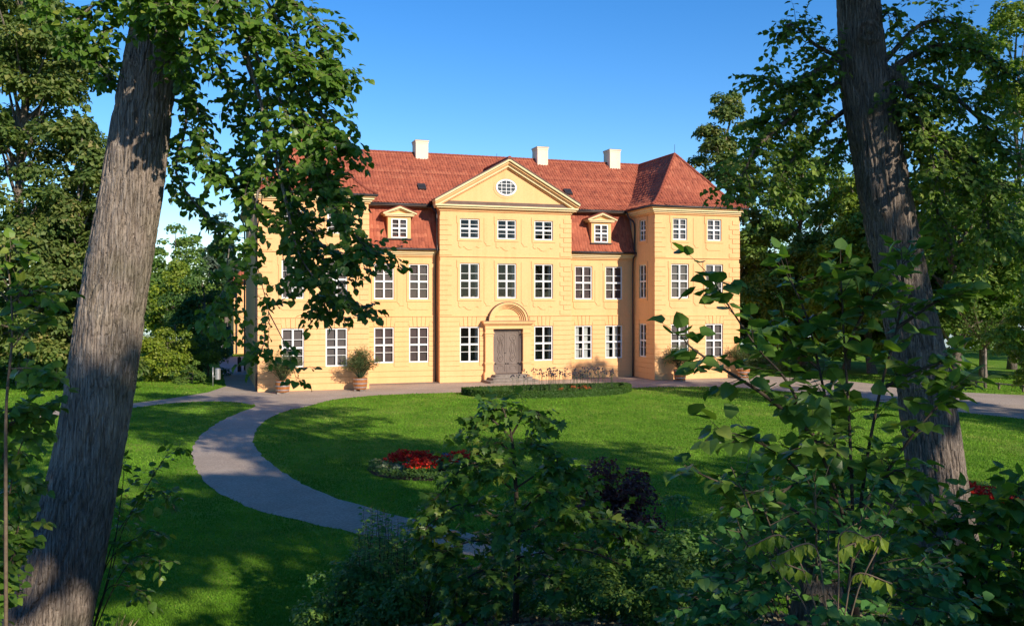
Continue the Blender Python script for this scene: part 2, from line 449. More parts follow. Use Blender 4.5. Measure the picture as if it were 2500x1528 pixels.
# ------------------------------------------------------------------ ground, paths, lake
K = 2500 / 2464
def axis(*segs):
    out = []
    for a, b, st in segs:
        n = max(1, int(round((b - a) / st)))
        out += [a + (b - a) * i / n for i in range(n)]
    out.append(segs[-1][1]); return out
def make_ground():
    Ds = axis((-1500, -100, 350), (-100, -20, 10), (-20, 0, 2), (0, 22, .55), (22, 80, 4), (80, 200, 20), (200, 2500, 460))
    rs = axis((-2000, -100, 380), (-100, -24, 8), (-24, 24, .8), (24, 100, 8), (100, 2000, 380))
    rng = np.random.default_rng(3)
    V, at_ = [], []
    for D in Ds:
        for r in rs:
            x, y = rd_to_xy(r, D)
            z = ground_z(x, y)
            if z > 0.02: z += float(rng.normal(0, .035))
            V.append((x, y, z)); at_.append(sstep(z / .5) if z > 0 else 0)
    n = len(rs)
    T = [(i * n + j, i * n + j + 1, (i + 1) * n + j + 1, (i + 1) * n + j) for i in range(len(Ds) - 1) for j in range(n - 1)]
    o = bpy.data.objects.new('ground', np_mesh('ground', V, T, M['ground'], at_, True))
    COL.objects.link(o); tag(o, kind='structure')
make_ground()

def sheet(name, poly, z, mat):
    o = mesh_obj(name, [(x, y, z) for x, y in poly], [tuple(range(len(poly)))], mat)
    me = o.data
    if me.polygons[0].normal.z < 0: me.flip_normals()
    tag(o, kind='structure'); return o
def resample(pts, n):
    c = catmull([(x, y, 0) for x, y in pts], 10)
    d = [0]
    for a, b in zip(c, c[1:]): d.append(d[-1] + (b - a).length)
    out, j = [], 0
    for i in range(n):
        t = d[-1] * i / (n - 1)
        while j < len(c) - 2 and d[j + 1] < t: j += 1
        f = (t - d[j]) / max(1e-6, d[j + 1] - d[j])
        p = c[j].lerp(c[j + 1], min(1, f)); out.append((p.x, p.y))
    return out
def gp(pts): return [ground(x * K, y * K) for x, y in pts]
def strip(name, left, right, z, mat, n=60):
    a, b = resample(gp(left), n), resample(gp(right), n)
    rg = random.Random(len(name))
    a = [(x + rg.uniform(-.05, .05), y + rg.uniform(-.05, .05)) for x, y in a]; b = [(x + rg.uniform(-.05, .05), y + rg.uniform(-.05, .05)) for x, y in b]
    V = [(x, y, z) for x, y in a] + [(x, y, z) for x, y in b]
    o = mesh_obj(name, V, [(i, i + n, i + n + 1, i + 1) for i in range(n - 1)], mat)
    if o.data.polygons[0].normal.z < 0: o.data.flip_normals()
    tag(o, kind='structure')
    return a + b[::-1]
PATHS = []
PATHS.append(strip('curved_path', [(560, 950), (615, 974), (583, 990), (535, 1011), (487, 1045), (464, 1080), (468, 1120), (500, 1165), (560, 1203), (650, 1236), (780, 1266), (900, 1292), (1060, 1322), (1240, 1360)],
                   [(905, 951), (800, 962), (700, 985), (640, 1011), (612, 1045), (614, 1075), (650, 1115), (720, 1160), (800, 1195), (900, 1226), (1000, 1252), (1110, 1280), (1210, 1300), (1330, 1325)], .012, M['gravel'], 90))
fore = [(-200, 1035), (100, 1003), (310, 982), (400, 971), (480, 966), (560, 967), (612, 974), (700, 985), (800, 962), (905, 951), (1105, 944), (1490, 934), (1600, 931), (1740, 931), (1850, 938), (2050, 958), (2300, 990), (2464, 1008), (2750, 1040),
        (2750, 975), (2464, 951), (2300, 943), (2050, 918), (1850, 905)]
fore_xy = [tuple(p[:2]) for p in catmull([(*ground(x * K, y * K), 0) for x, y in fore[:19]], 4)] + gp(fore[19:]) + [(37.5, 63), (2.6, 63)] + gp([(545, 929), (500, 944), (420, 957), (315, 971), (100, 990), (-200, 1012)])
sheet('forecourt', fore_xy, .006, M['gravel'])
PATHS.append(fore_xy)
PATHS.append(strip('side_walk', [(505, 945), (541, 931), (540, 915), (536, 900)], [(660, 950), (622, 942), (612, 924), (600, 902)], .016, M['gravel'], 12))
PATHS.append(strip('cobbled_lane', [(536, 901), (530, 880), (524, 868), (500, 860)], [(601, 903), (596, 890), (590, 872), (600, 858)], .010, M['cobble'], 20))
lk = [rd_to_xy(r, D) for r, D in ((30, 112), (150, 95), (400, 160), (300, 700), (-300, 700), (-200, 150), (-60, 128), (-25, 128), (0, 150))]
sheet('lake', lk, .02, M['water'])

def in_poly(P, poly):
    x, y = P[:, 0], P[:, 1]; inside = np.zeros(len(P), bool)
    n = len(poly)
    for i in range(n):
        x1, y1 = poly[i]; x2, y2 = poly[(i + 1) % n]
        c = ((y1 > y) != (y2 > y))
        with np.errstate(divide='ignore', invalid='ignore'):
            c &= x < (x2 - x1) * (y - y1) / (y2 - y1) + x1
        inside ^= c
    return inside
BED = Vector((*rd_to_xy(-2.55, 30.0), 0)); BED_R = 2.15
BED2 = Vector((*rd_to_xy(12.4, 24.3), 0)); BED2_R = 2.3
def make_grass():
    rng = np.random.default_rng(11)
    n = 540000
    D = 1 / (1 / 68 + rng.random(n) * (1 / 14.2 - 1 / 68))
    r = (rng.random(n) * 2 - 1) * (.60 * D + 5)
    X = D * SA + r * CA; Y = D * CA - r * SA
    P = np.stack([X, Y], 1)
    keep = np.ones(n, bool)
    for poly in PATHS: keep &= ~in_poly(P, poly)
    for b, rr in ((BED, BED_R), (BED2, BED2_R)): keep &= (X - b.x) ** 2 + (Y - b.y) ** 2 > rr ** 2
    keep &= ~((X > 2.5) & (X < 37) & (Y > 57))
    keep &= ~((X > 14.3) & (X < 25) & (Y > 48.6) & (Y < 52.3))
    start = 14.3 + 1.9 * np.clip((r + 3.5) / 3.0, 0, 1)
    keep &= D > start - .6
    X, Y, D, r = X[keep], Y[keep], D[keep], r[keep]
    n = len(X)
    Z = np.array([ground_z(a, b) for a, b in zip(X, Y)]) - .005
    h = (.022 + .028 * rng.random(n)) * (.7 + D / 45); w = .0045 + .0005 * D
    a = rng.random(n) * 6.283; la = rng.random(n) * 6.283; lean = h * (.2 + .7 * rng.random(n))
    ax, ay = np.cos(a) * w, np.sin(a) * w
    V = np.empty((n, 3, 3), np.float32)
    V[:, 0] = np.stack([X - ax, Y - ay, Z], 1); V[:, 1] = np.stack([X + ax, Y + ay, Z], 1)
    V[:, 2] = np.stack([X + np.cos(la) * lean, Y + np.sin(la) * lean, Z + h], 1)
    pt = sum(np.sin(X * f * math.cos(a0) + Y * f * math.sin(a0) + p0) for f, a0, p0 in ((.35, .3, 1), (.55, 1.4, 2), (.9, 2.3, .4), (1.6, .9, 5), (2.4, 2.9, 3), (3.9, .1, 1.7))) / 6
    rn = np.repeat(np.clip(.42 + .14 * rng.standard_normal(n) + .55 * pt, 0, 1), 3)
    o = bpy.data.objects.new('grass', np_mesh('grass', V.reshape(-1, 3), np.arange(3 * n).reshape(-1, 3), M['grass'], rn))
    COL.objects.link(o); tag(o, 'short mown green grass covering the castle lawns', 'grass', kind='stuff')
make_grass()

# ------------------------------------------------------------------ the castle
XC = 19.69
XL0, XL1, XR0, XR1 = 2.98, 9.66, 29.70, 36.44
RX0, RX1 = 14.94, 24.42
YF, YR, YM, YB, YRIDGE = 57.3, 59.9, 60.7, 75.7, 66.5
ZE, ZRIDGE = 12.12, 16.42
castle = thing('castle', 'long yellow baroque castle with red tiled hipped roofs and central pediment', 'castle', (XC, YF, 0))

WIN = []      # (cx, wall, z0, z1, width, kind, tall)
def W(cx, wall, z0, z1, w, kind, surround=True): WIN.append((cx, wall, z0, z1, w, kind, surround))
for cx in (5.02, 7.67):
    W(cx, 'LW', 1.45, 3.83, 1.34, 'blind', False); W(cx, 'LW', 5.66, 8.04, 1.34, 'blind'); W(cx, 'LW', 9.70, 11.10, 1.12, 'blind')
for cx in (31.64, 34.40):
    W(cx, 'RW', 1.52, 3.90, 1.40, 'blind', False); W(cx, 'RW', 5.72, 8.14, 1.40, 'blind'); W(cx, 'RW', 9.82, 11.34, 1.14, 'blind')
for cx, wl in ((11.28, 'ML'), (13.66, 'ML'), (25.73, 'MR'), (28.12, 'MR')):
    W(cx, wl, 1.37, 3.76, 1.36, 'brown' if wl == 'ML' else 'curtain', False); W(cx, wl, 5.64, 8.03, 1.36, 'brown')
for cx in (17.0, 19.66, 22.37):
    if cx != 19.66: W(cx, 'R', 1.36, 3.78, 1.39, 'room', False)
    W(cx, 'R', 5.70, 8.10, 1.38, 'room'); W(cx, 'R', 9.77, 11.12, 1.38, 'room')
WALL = {'LW': (XL0, XL1, YF, 0, 11.95), 'RW': (XR0, XR1, YF, 0, 11.95), 'ML': (XL1, RX0, YM, 0, 8.9), 'MR': (RX1, XR0, YM, 0, 8.9), 'R': (RX0, RX1, YR, 0, 11.95)}
SIDE_WIN = [(59.15, 1.52, 3.90, 1.12), (59.15, 5.72, 8.14, 1.12), (59.15, 9.82, 11.34, .98)]   # on the inner side of the right wing

def wall_front(u0, u1, z0, z1, holes, put, depth=.28):
    mb = MB()
    us = sorted({u0, u1, *[h[0] for h in holes], *[h[1] for h in holes]}); zs = sorted({z0, z1, *[h[2] for h in holes], *[h[3] for h in holes]})
    for a, b in zip(us, us[1:]):
        for c, d in zip(zs, zs[1:]):
            um, zm = (a + b) / 2, (c + d) / 2
            if any(h[0] < um < h[1] and h[2] < zm < h[3] for h in holes): continue
            mb.quad(put(a, 0, c), put(b, 0, c), put(b, 0, d), put(a, 0, d))
    for a, b, c, d in holes:
        mb.quad(put(a, 0, c), put(a, 0, d), put(a, depth, d), put(a, depth, c)); mb.quad(put(b, 0, c), put(b, depth, c), put(b, depth, d), put(b, 0, d))
        mb.quad(put(a, 0, d), put(b, 0, d), put(b, depth, d), put(a, depth, d)); mb.quad(put(a, 0, c), put(a, depth, c), put(b, depth, c), put(b, 0, c))
    return mb
wall_parts = {}
for wl, (x0, x1, y, z0, z1) in WALL.items():
    holes = [(cx - w / 2, cx + w / 2, a, b) for cx, ww, a, b, w, k, s in WIN if ww == wl]
    if wl == 'R': holes.append((18.60, 20.76, .50, 3.62))
    mb = wall_front(x0, x1, z0, z1, holes, lambda u, d, z, y=y: (u, y + d, z))
    if wl == 'LW':
        mb.quad((XL0, YB, z0), (XL0, YF, z0), (XL0, YF, z1), (XL0, YB, z1)); mb.quad((XL1, YF, z0), (XL1, YB, z0), (XL1, YB, z1), (XL1, YF, z1)); mb.quad((XL1, YB, z0), (XL0, YB, z0), (XL0, YB, z1), (XL1, YB, z1))
    if wl == 'RW':
        mb.quad((XR1, YF, z0), (XR1, YB, z0), (XR1, YB, z1), (XR1, YF, z1)); mb.quad((XR1, YB, z0), (XR0, YB, z0), (XR0, YB, z1), (XR1, YB, z1))
        sm = wall_front(YF, YB, z0, z1, [(cy - w / 2, cy + w / 2, a, b) for cy, a, b, w in SIDE_WIN], lambda u, d, z: (XR0 + d, u, z))
        mb.add(sm.v, sm.f)
    if wl == 'R':
        mb.quad((RX0, YM + .3, z0), (RX0, YR, z0), (RX0, YR, z1), (RX0, YM + .3, z1)); mb.quad((RX1, YR, z0), (RX1, YM + .3, z0), (RX1, YM + .3, z1), (RX1, YR, z1))
    wall_parts[wl] = mb.build('wall', M['plaster'], castle)
MB().quad((XR0, 72.3, 0), (XL1, 72.3, 0), (XL1, 72.3, 12), (XR0, 72.3, 12)).build('rear_wall', M['plaster'], castle)
# rooms behind the clear windows
rm = MB()
rm.quad((XL1, YM + 3.2, 0), (XR0, YM + 3.2, 0), (XR0, YM + 3.2, 12), (XL1, YM + 3.2, 12))
for z in (.4, 4.6, 9.0, 11.9): rm.quad((XL1, YM + .3, z), (XR0, YM + .3, z), (XR0, YM + 3.2, z), (XL1, YM + 3.2, z))
for x in (XL1 + .02, RX0 + .35, RX1 - .35, XR0 - .02): rm.quad((x, YM + .3, 0), (x, YM + 3.2, 0), (x, YM + 3.2, 12), (x, YM + .3, 12))
rm.build('room_lining', M['room'], castle)

# windows: frame with mullion and transom, eight panes, blind or curtain
_wtpl = {}
def window_template(w, h, kind):
    key = (round(w, 2), round(h, 2), kind)
    if key in _wtpl: return _wtpl[key]
    fr, mu, tr, bar, y0, y1 = .085, .115, .115, .032, .05, .12
    f = MB()
    f.box(-w / 2, -w / 2 + fr, y0, y1, 0, h); f.box(w / 2 - fr, w / 2, y0, y1, 0, h)
    f.box(-w / 2 + fr, w / 2 - fr, y0, y1, 0, fr); f.box(-w / 2 + fr, w / 2 - fr, y0, y1, h - fr, h)
    f.box(-mu / 2, mu / 2, y0 - .012, y1, fr, h - fr)
    for s in (-1, 1):
        a, b = (-w / 2 + fr, -mu / 2) if s < 0 else (mu / 2, w / 2 - fr)
        f.box(a, b, y0 - .006, y1, h / 2 - tr / 2, h / 2 + tr / 2)
        for z in (.29, .71): f.box(a, b, y0 + .015, y1 - .01, h * z - bar / 2, h * z + bar / 2)
    me = bpy.data.meshes.new('window'); me.from_pydata(f.v, [], f.f); me.materials.append(M['white'])
    panes = []
    zc = [(fr, h * .29 - bar / 2), (h * .29 + bar / 2, h / 2 - tr / 2), (h / 2 + tr / 2, h * .71 - bar / 2), (h * .71 + bar / 2, h - fr)]
    for a, b in ((-w / 2 + fr, -mu / 2), (mu / 2, w / 2 - fr)):
        for c, d in zc:
            p = bpy.data.meshes.new('pane')
            p.from_pydata([(a, .085, c), (b, .085, c), (b, .085, d), (a, .085, d)], [], [(0, 1, 2, 3)]); p.materials.append(M['glass']); panes.append(p)
    extra = []
    if kind in ('blind', 'brown'):
        b = MB().box(-w / 2 + .02, w / 2 - .02, .20, .21, .02, h - .02)
        e = bpy.data.meshes.new('blind'); e.from_pydata(b.v, [], b.f); e.materials.append(M['blind' if kind == 'blind' else 'blind_brown']); extra.append(('blind', e))
    if kind == 'curtain':
        for s in (0, 1):
            b = MB(); a0 = (-w / 2 + .03) if s == 0 else .03; a1 = a0 + (w / 2 - .06) * .62; n = 14
            pts = [(a0 + (a1 - a0) * i / n, .22 + .02 * math.sin(i * 1.9)) for i in range(n + 1)]
            b.add([(x, y, .02) for x, y in pts] + [(x, y, h - .02) for x, y in pts], [(i, i + 1, i + n + 2, i + n + 1) for i in range(n)])
            e = bpy.data.meshes.new('curtain'); e.from_pydata(b.v, [], b.f); e.materials.append(M['curtain']); extra.append(('curtain', e))
    if kind == 'room':
        b = MB().box(w / 2 - .16, w / 2 - .10, .26, .62, .05, h - .05)
        e = bpy.data.meshes.new('inner_shutter'); e.from_pydata(b.v, [], b.f); e.materials.append(M['curtain']); extra.append(('inner_shutter', e))
    _wtpl[key] = (me, panes, extra)
    return _wtpl[key]
def put_window(loc, w, h, kind, parent, rotz=0):
    me, panes, extra = window_template(w, h, kind)
    o = bpy.data.objects.new('window', me); o.location = loc; o.rotation_euler.z = rotz
    child(o, parent)
    for p in panes:
        q = bpy.data.objects.new('pane', p); COL.objects.link(q); q.parent = o
    for nm, e in extra:
        q = bpy.data.objects.new(nm, e); COL.objects.link(q); q.parent = o
    return o
def surround(w, h, mat, wobj):
    """flat raised architrave with ears, a sub-part of its window"""
    b, e, t = .17, .05, .045
    def ring(inner, y):
        return [(x, y, z) for x, z in inner]
    i = [(-w / 2, 0), (w / 2, 0), (w / 2, h), (-w / 2, h)]
    m = MB()
    y0, y1 = -t, .012
    m.box(-w / 2 - b, -w / 2 + .0, y0, y1, -b, h + .0 - .32); m.box(w / 2, w / 2 + b, y0, y1, -b, h - .32)
    m.box(-w / 2 - b - e, -w / 2, y0, y1, h - .32, h + .2); m.box(w / 2, w / 2 + b + e, y0, y1, h - .32, h + .2)
    m.box(-w / 2, w / 2, y0, y1, -b, 0); m.box(-w / 2, w / 2, y0, y1, h, h + .2)
    me = bpy.data.meshes.new('surround'); me.from_pydata(m.v, [], m.f); me.materials.append(mat)
    o = bpy.data.objects.new('surround', me); COL.objects.link(o); o.parent = wobj
for cx, wl, z0, z1, w, kind, sur in WIN:
    o = put_window((cx, WALL[wl][2], z0), w, z1 - z0, kind, castle)
    if sur: surround(w, z1 - z0, M['plaster'], o)
for i, (cy, z0, z1, w) in enumerate(SIDE_WIN):
    o = put_window((XR0, cy, z0), w, z1 - z0, 'blind', castle, -math.pi / 2)
    if i: surround(w, z1 - z0, M['plaster'], o)

# rusticated ground floor, quoins, lintel stones
PR, GAP, PITCH = .042, .032, .335
def band_row(wl, z0, z1, blocks):
    x0, x1, y, _, _ = WALL[wl]
    x = x0
    e0 = -PR if wl in ('LW', 'RW', 'R') else .02
    segs = []
    for a, b in sorted(blocks):
        if a - x > .1: segs.append((x, a))
        x = max(x, b)
    if x1 - x > .1: segs.append((x, x1))
    for a, b in segs:
        a2 = a + (e0 if abs(a - x0) < 1e-6 else 0); b2 = b - (e0 if abs(b - x1) < 1e-6 else 0)
        piece('facing_stone', M['plaster'], castle, a2, b2, y - PR, y + .01, z0 + GAP / 2, z1 - GAP / 2)
for wl in WALL:
    x0, x1, y, _, _ = WALL[wl]
    gw = [(cx - w / 2, cx + w / 2, a, b) for cx, ww, a, b, w, k, s in WIN if ww == wl and a < 2]
    portal = [(18.02, 21.34)] if wl == 'R' else []
    top = 4.46 + (.04 if wl == 'RW' else 0)
    piece_z = [0.0, .42, .80] + [top - PITCH * k for k in range(10, -1, -1)]
    for za, zb in zip(piece_z, piece_z[1:]):
        bl = [(a - (.03 if zb > 3.9 else 0), b + (.03 if zb > 3.9 else 0)) for a, b, c, d in gw if (za + .03 < d and zb - .03 > c) or zb > d - .05]
        band_row(wl, za, zb, bl + portal)
    for a, b, c, d in gw:                      # flat arch of five wedge stones
        n, zt = 5, top
        for k in range(n):
            f0, f1 = k / n - .5, (k + 1) / n - .5; w = b - a; xm = (a + b) / 2
            g = GAP / 2
            m = MB().prism_y([(xm + f0 * w + g, d + .02), (xm + f1 * w - g, d + .02), (xm + f1 * w * 1.14 - g, zt - g), (xm + f0 * w * 1.14 + g, zt - g)], y - PR - (.02 if k == 2 else 0), y + .01)
            m.build('wedge_stone', M['plaster'], castle)
for wl, sides in (('LW', 'lr'), ('RW', 'lr'), ('R', 'lr')):
    x0, x1, y, _, _ = WALL[wl]
    for s in sides:
        for (za, zb) in ((4.56, 8.50), (8.62, 11.62)):
            n = int((zb - za) / PITCH); 
            for k in range(n):
                L = .82 if k % 2 == 0 else .54
                z0 = za + k * PITCH
                a, b = (x0 - PR, x0 + L) if s == 'l' else (x1 - L, x1 + PR)
                piece('quoin', M['plaster'], castle, a, b, y - PR, y + .01, z0 + GAP / 2, z0 + PITCH - GAP / 2)
                if wl == 'RW' and s == 'l': piece('quoin', M['plaster'], castle, x0 - PR, x0 + .01, y + .005, y + L - .15, z0 + GAP / 2, z0 + PITCH - GAP / 2)
for wl in WALL:                                 # string courses
    x0, x1, y, _, zt = WALL[wl]
    e = PR + .02 if wl in ('LW', 'RW', 'R') else -.03
    piece('string_course', M['plaster'], castle, x0 - e, x1 + e, y - .075, y + .01, 4.475, 4.535)
    if zt > 10: piece('string_course', M['plaster'], castle, x0 - e, x1 + e, y - .075, y + .01, 8.53, 8.59)
for z0, z1 in zip([0, .42, .80] + [4.5 - PITCH * k for k in range(10, 0, -1)], [.42, .80] + [4.5 - PITCH * k for k in range(10, -1, -1)]):   # inner side of the right wing
    hit = SIDE_WIN[0][1] < z1 - .03 and SIDE_WIN[0][2] > z0 + .03
    for a, b in (((YF + .01, 59.15 - .56), (59.15 + .56, YM)) if hit else ((YF + .01, YM),)):
        piece('facing_stone', M['plaster'], castle, XR0 - PR, XR0 + .01, a, b, z0 + GAP / 2, z1 - GAP / 2)
for k in range(13):                              # outer side of the left wing
    piece('facing_stone', M['plaster'], castle, XL0 - PR, XL0 + .01, YF + .02, YB, k * .345 + GAP / 2, (k + 1) * .345 - GAP / 2)

# raised aprons below the upper windows and narrow panels between them
def arc(cx, cz, r, a0, a1, n=6): return [(cx + r * math.cos(math.radians(a0 + (a1 - a0) * i / n)), cz + r * math.sin(math.radians(a0 + (a1 - a0) * i / n))) for i in range(n + 1)]
def apron(cx, y, zt, w, fancy):
    if fancy:
        p = [(cx - w / 2, zt)] + arc(cx - w / 2 + .16, zt - .22, .16, 150, 330) + arc(cx, zt - .12, .42, 215, 325, 8) + arc(cx + w / 2 - .16, zt - .22, .16, 210, 390) + [(cx + w / 2, zt)]
    else:
        p = [(cx - w / 2, zt), (cx - w / 2, zt - .32), (cx - w / 2 + .08, zt - .38), (cx - w / 2 + .16, zt - .46), (cx + w / 2 - .16, zt - .46), (cx + w / 2 - .08, zt - .38), (cx + w / 2, zt - .32), (cx + w / 2, zt)]
    MB().prism_y(p[::-1], y - .036, y + .01).build('apron_panel', M['plaster'], castle)
def lesene(cx, y, z0, z1, w):
    p = [(cx - w / 2 + .15, z0), (cx + w / 2 - .15, z0), (cx + w / 2 - .15, z0 + .08), (cx + w / 2, z0 + .25), (cx + w / 2, z1), (cx - w / 2, z1), (cx - w / 2, z0 + .25), (cx - w / 2 + .15, z0 + .08)]
    MB().prism_y(p, y - .032, y + .01).build('wall_panel', M['plaster'], castle)
for cx, wl, z0, z1, w, kind, sur in WIN:
    if sur and not (wl == 'R' and cx == 19.66 and z0 < 6): apron(cx, WALL[wl][2], z0 - .24, w + .2, wl == 'R')
for x, wl, zs in ((18.33, 'R', ((5.2, 8.2), (9.3, 11.2))), (21.02, 'R', ((5.2, 8.2), (9.3, 11.2))), (33.02, 'RW', ((5.2, 8.2), (9.3, 11.4))), (6.35, 'LW', ((5.2, 8.2), (9.3, 11.2))), (12.47, 'ML', ((5.2, 8.1),)), (26.93, 'MR', ((5.2, 8.1),))):
    for a, b in zs: lesene(x, WALL[wl][2], a, b, .62)

# cornices, gutters, downpipes
def cornice_run(x0, x1, y, z, wl_end=(1, 1)):
    for (dy, za, zb, mt) in ((.10, z - .50, z - .38, 'plaster'), (.20, z - .38, z - .26, 'trim'), (.32, z - .26, z - .12, 'trim'), (.42, z - .12, z - .03, 'plaster')):
        piece('cornice', M[mt], castle, x0 - dy * wl_end[0], x1 + dy * wl_end[1], y - dy, y + .02, za, zb)
cornice_run(XL0, XL1, YF, ZE); cornice_run(XR0, XR1, YF, ZE)
cornice_run(XL1 + .01, RX0 - .01, YM, 9.02, (0, 0)); cornice_run(RX1 + .01, XR0 - .01, YM, 9.02, (0, 0))
for dx, za, zb, mt in ((.10, -.50, -.38, 'plaster'), (.20, -.38, -.26, 'trim'), (.32, -.26, -.12, 'trim'), (.42, -.12, -.03, 'plaster')):
    for xx, s in ((XR0, -1), (XL1, 1), (XL0, -1)):
        a, b = sorted((xx, xx + s * dx))
        piece('cornice', M[mt], castle, a, b, YF + .03, YB if xx == XL0 else 64, ZE + za, ZE + zb)
OV = .46
def gutter(pts): MB().tube(pts, .075, 8).build('gutter', M['gutter'], castle, True)
zg = ZE + .0
gutter([(XL0 - OV, YB, zg), (XL0 - OV, YF - OV - .06, zg)]); gutter([(XL0 - OV - .06, YF - OV, zg), (XL1 + OV + .06, YF - OV, zg)]); gutter([(XL1 + OV, YF - OV - .05, zg), (XL1 + OV, 61.2, zg)])
gutter([(XR0 - OV, 61.2, zg), (XR0 - OV, YF - OV - .05, zg)]); gutter([(XR0 - OV - .06, YF - OV, zg), (XR1 + OV + .06, YF - OV, zg)]); gutter([(XR1 + OV, YF - OV - .05, zg), (XR1 + OV, YB, zg)])
for a, b in ((XL1 + OV, RX0 - .3), (RX1 + .3, XR0 - OV)):
    gutter([(a, 61.12, 12.08), (b, 61.12, 12.08)])
for a, b in ((XL1, RX0), (RX1, XR0)): gutter([(a, 60.2, 9.0), (b, 60.2, 9.0)])
def pipe(pts, r=.06):
    o = MB().tube(catmull(pts, 4), r, 8).build('downpipe', M['gutter'], castle, True)
    return o
pipe([(XR0 - OV, 60.9, zg - .05), (XR0 - OV + .1, 60.7, 11.6), (XR0 - .10, 60.35, 11.1), (XR0 - .10, 60.35, 9.4), (XR0 - .16, 60.1, 8.8), (XR0 - .16, 60.45, 8.2), (XR0 - .16, 60.45, 4), (XR0 - .16, 60.45, .05)])
pipe([(RX0 - .3, 61.12, 12.02), (RX0 - .22, 60.7, 11.7), (RX0 - .14, 60.3, 11.4), (RX0 - .14, 60.2, 9.4), (RX0 - .14, 60.1, 8.9), (RX0 - .16, 60.55, 8.2), (RX0 - .16, 60.55, 4), (RX0 - .16, 60.55, .05)])
pipe([(XL0 - OV, YF - .3, zg - .05), (XL0 - .2, YF + .1, 11.6), (XL0 - .11, YF + .15, 11.0), (XL0 - .11, YF + .15, 6), (XL0 - .11, YF + .15, .05)])
pipe([(XL0 - OV, YB - .5, zg - .05), (XL0 - .11, YB - .3, 11.0), (XL0 - .11, YB - .3, 6), (XL0 - .11, YB - .3, .05)])
pipe([(RX1 + .3, 61.12, 12.02), (RX1 + .2, 60.6, 11.6), (RX1 + .12, 60.4, 11.2), (RX1 + .12, 60.25, 9.1)])

# ------------------------------------------------------------------ roofs with single clay tiles
TV, TT, TR = [], [], []
def tile_slope(a, b, inward, prof, nl, nr, seed, tw=.215, ex=.30):
    """a,b eave ends (x,y); inward unit (x,y); prof [(run,z)]; nl,nr: how much the edge shortens per metre of run at each end. returns tile mesh data"""
    rng = np.random.default_rng(seed)
    a = np.array(a, float); b = np.array(b, float); L = np.linalg.norm(b - a); t = (b - a) / L; inw = np.array(inward, float)
    runs = np.array([p[0] for p in prof]); zs = np.array([p[1] for p in prof])
    s = np.concatenate([[0], np.cumsum(np.hypot(np.diff(runs), np.diff(zs)))])
    V, T, R = [], [], []
    rows = int(s[-1] / ex)
    base = 0
    for k in range(rows + 1):
        s0, s1 = k * ex - .06, min(k * ex + ex + .05, s[-1])
        r0, z0 = np.interp(s0, s, runs), np.interp(s0, s, zs); r1, z1 = np.interp(s1, s, runs), np.interp(s1, s, zs)
        u0, u1 = nl * (r0 + r1) / 2, L - nr * (r0 + r1) / 2
        n = int((u1 - u0) / tw)
        if n < 1: continue
        us = u0 + ((u1 - u0) - n * tw) / 2 + np.arange(n) * tw
        lift = .055 + .012 * rng.standard_normal(n); jit = rng.normal(0, .008, n)
        rv = np.clip(.5 + .2 * rng.standard_normal(n) + .13 * rng.standard_normal(), 0, 1)
        cols = []
        for fx, h in ((0, .0), (.22, .045), (.55, .05), (.8, .012), (1.0, 0)):
            u = us + fx * tw
            for (rr, zz, dl) in ((r0, z0, lift), (r1, z1, np.full(n, .012))):
                xy = a + np.outer(u, t) + np.outer(np.full(n, rr) + jit, inw)
                cols.append(np.column_stack([xy, zz + dl + h]))
        # front lip
        for fx, h in ((0, 0), (.22, .045), (.55, .05), (.8, .012), (1.0, 0)):
            u = us + fx * tw
            xy = a + np.outer(u, t) + np.outer(np.full(n, r0) + jit, inw)
            cols.append(np.column_stack([xy, z0 + lift + h - .045]))
        arr = np.stack(cols, 1)                       # n,15,3
        idx = base + np.arange(n)[:, None] * 15
        for q in range(4):
            T.append(idx + np.array([[2 * q, 2 * q + 2, 2 * q + 3, 2 * q + 1]])); T.append(idx + np.array([[10 + q, 11 + q, 2 * q + 2, 2 * q]]))
        V.append(arr.reshape(-1, 3)); R.append(np.repeat(rv, 15)); base += n * 15
    return np.concatenate(V), np.concatenate(T), np.concatenate(R)
def tiles(parent, slopes, name='roof_tiles'):
    V, T, R, n = [], [], [], 0
    for sl in slopes:
        v, t, r = tile_slope(*sl); V.append(v); T.append(t + n); R.append(r); n += len(v)
    o = bpy.data.objects.new(name, np_mesh(name, np.concatenate(V), np.concatenate(T), M['tile'], np.concatenate(R)))
    child(o, parent); tag(o, kind='stuff'); return o
def cap_row(parent, p0, p1, r=.11, step=.33):
    p0, p1 = Vector(p0), Vector(p1); d = p1 - p0; n = max(1, int(d.length / step)); d = d / n
    mb = MB()
    for i in range(n): mb.tube([p0 + d * i, p0 + d * (i + 1.12)], [r, r * .82], 8)
    o = mb.build('ridge_tiles', M['tile'], parent); tag(o, kind='stuff'); return o
def under(name, quads, parent):
    mb = MB()
    for q in quads: mb.add(q, [tuple(range(len(q)))])
    return mb.build(name, M['tile'], parent)
HW = (XL1 - XL0) / 2 + OV
prof_w = [(0, ZE + .04), (.55, ZE + .36), (1.3, ZE + 1.12), (HW, ZRIDGE)]
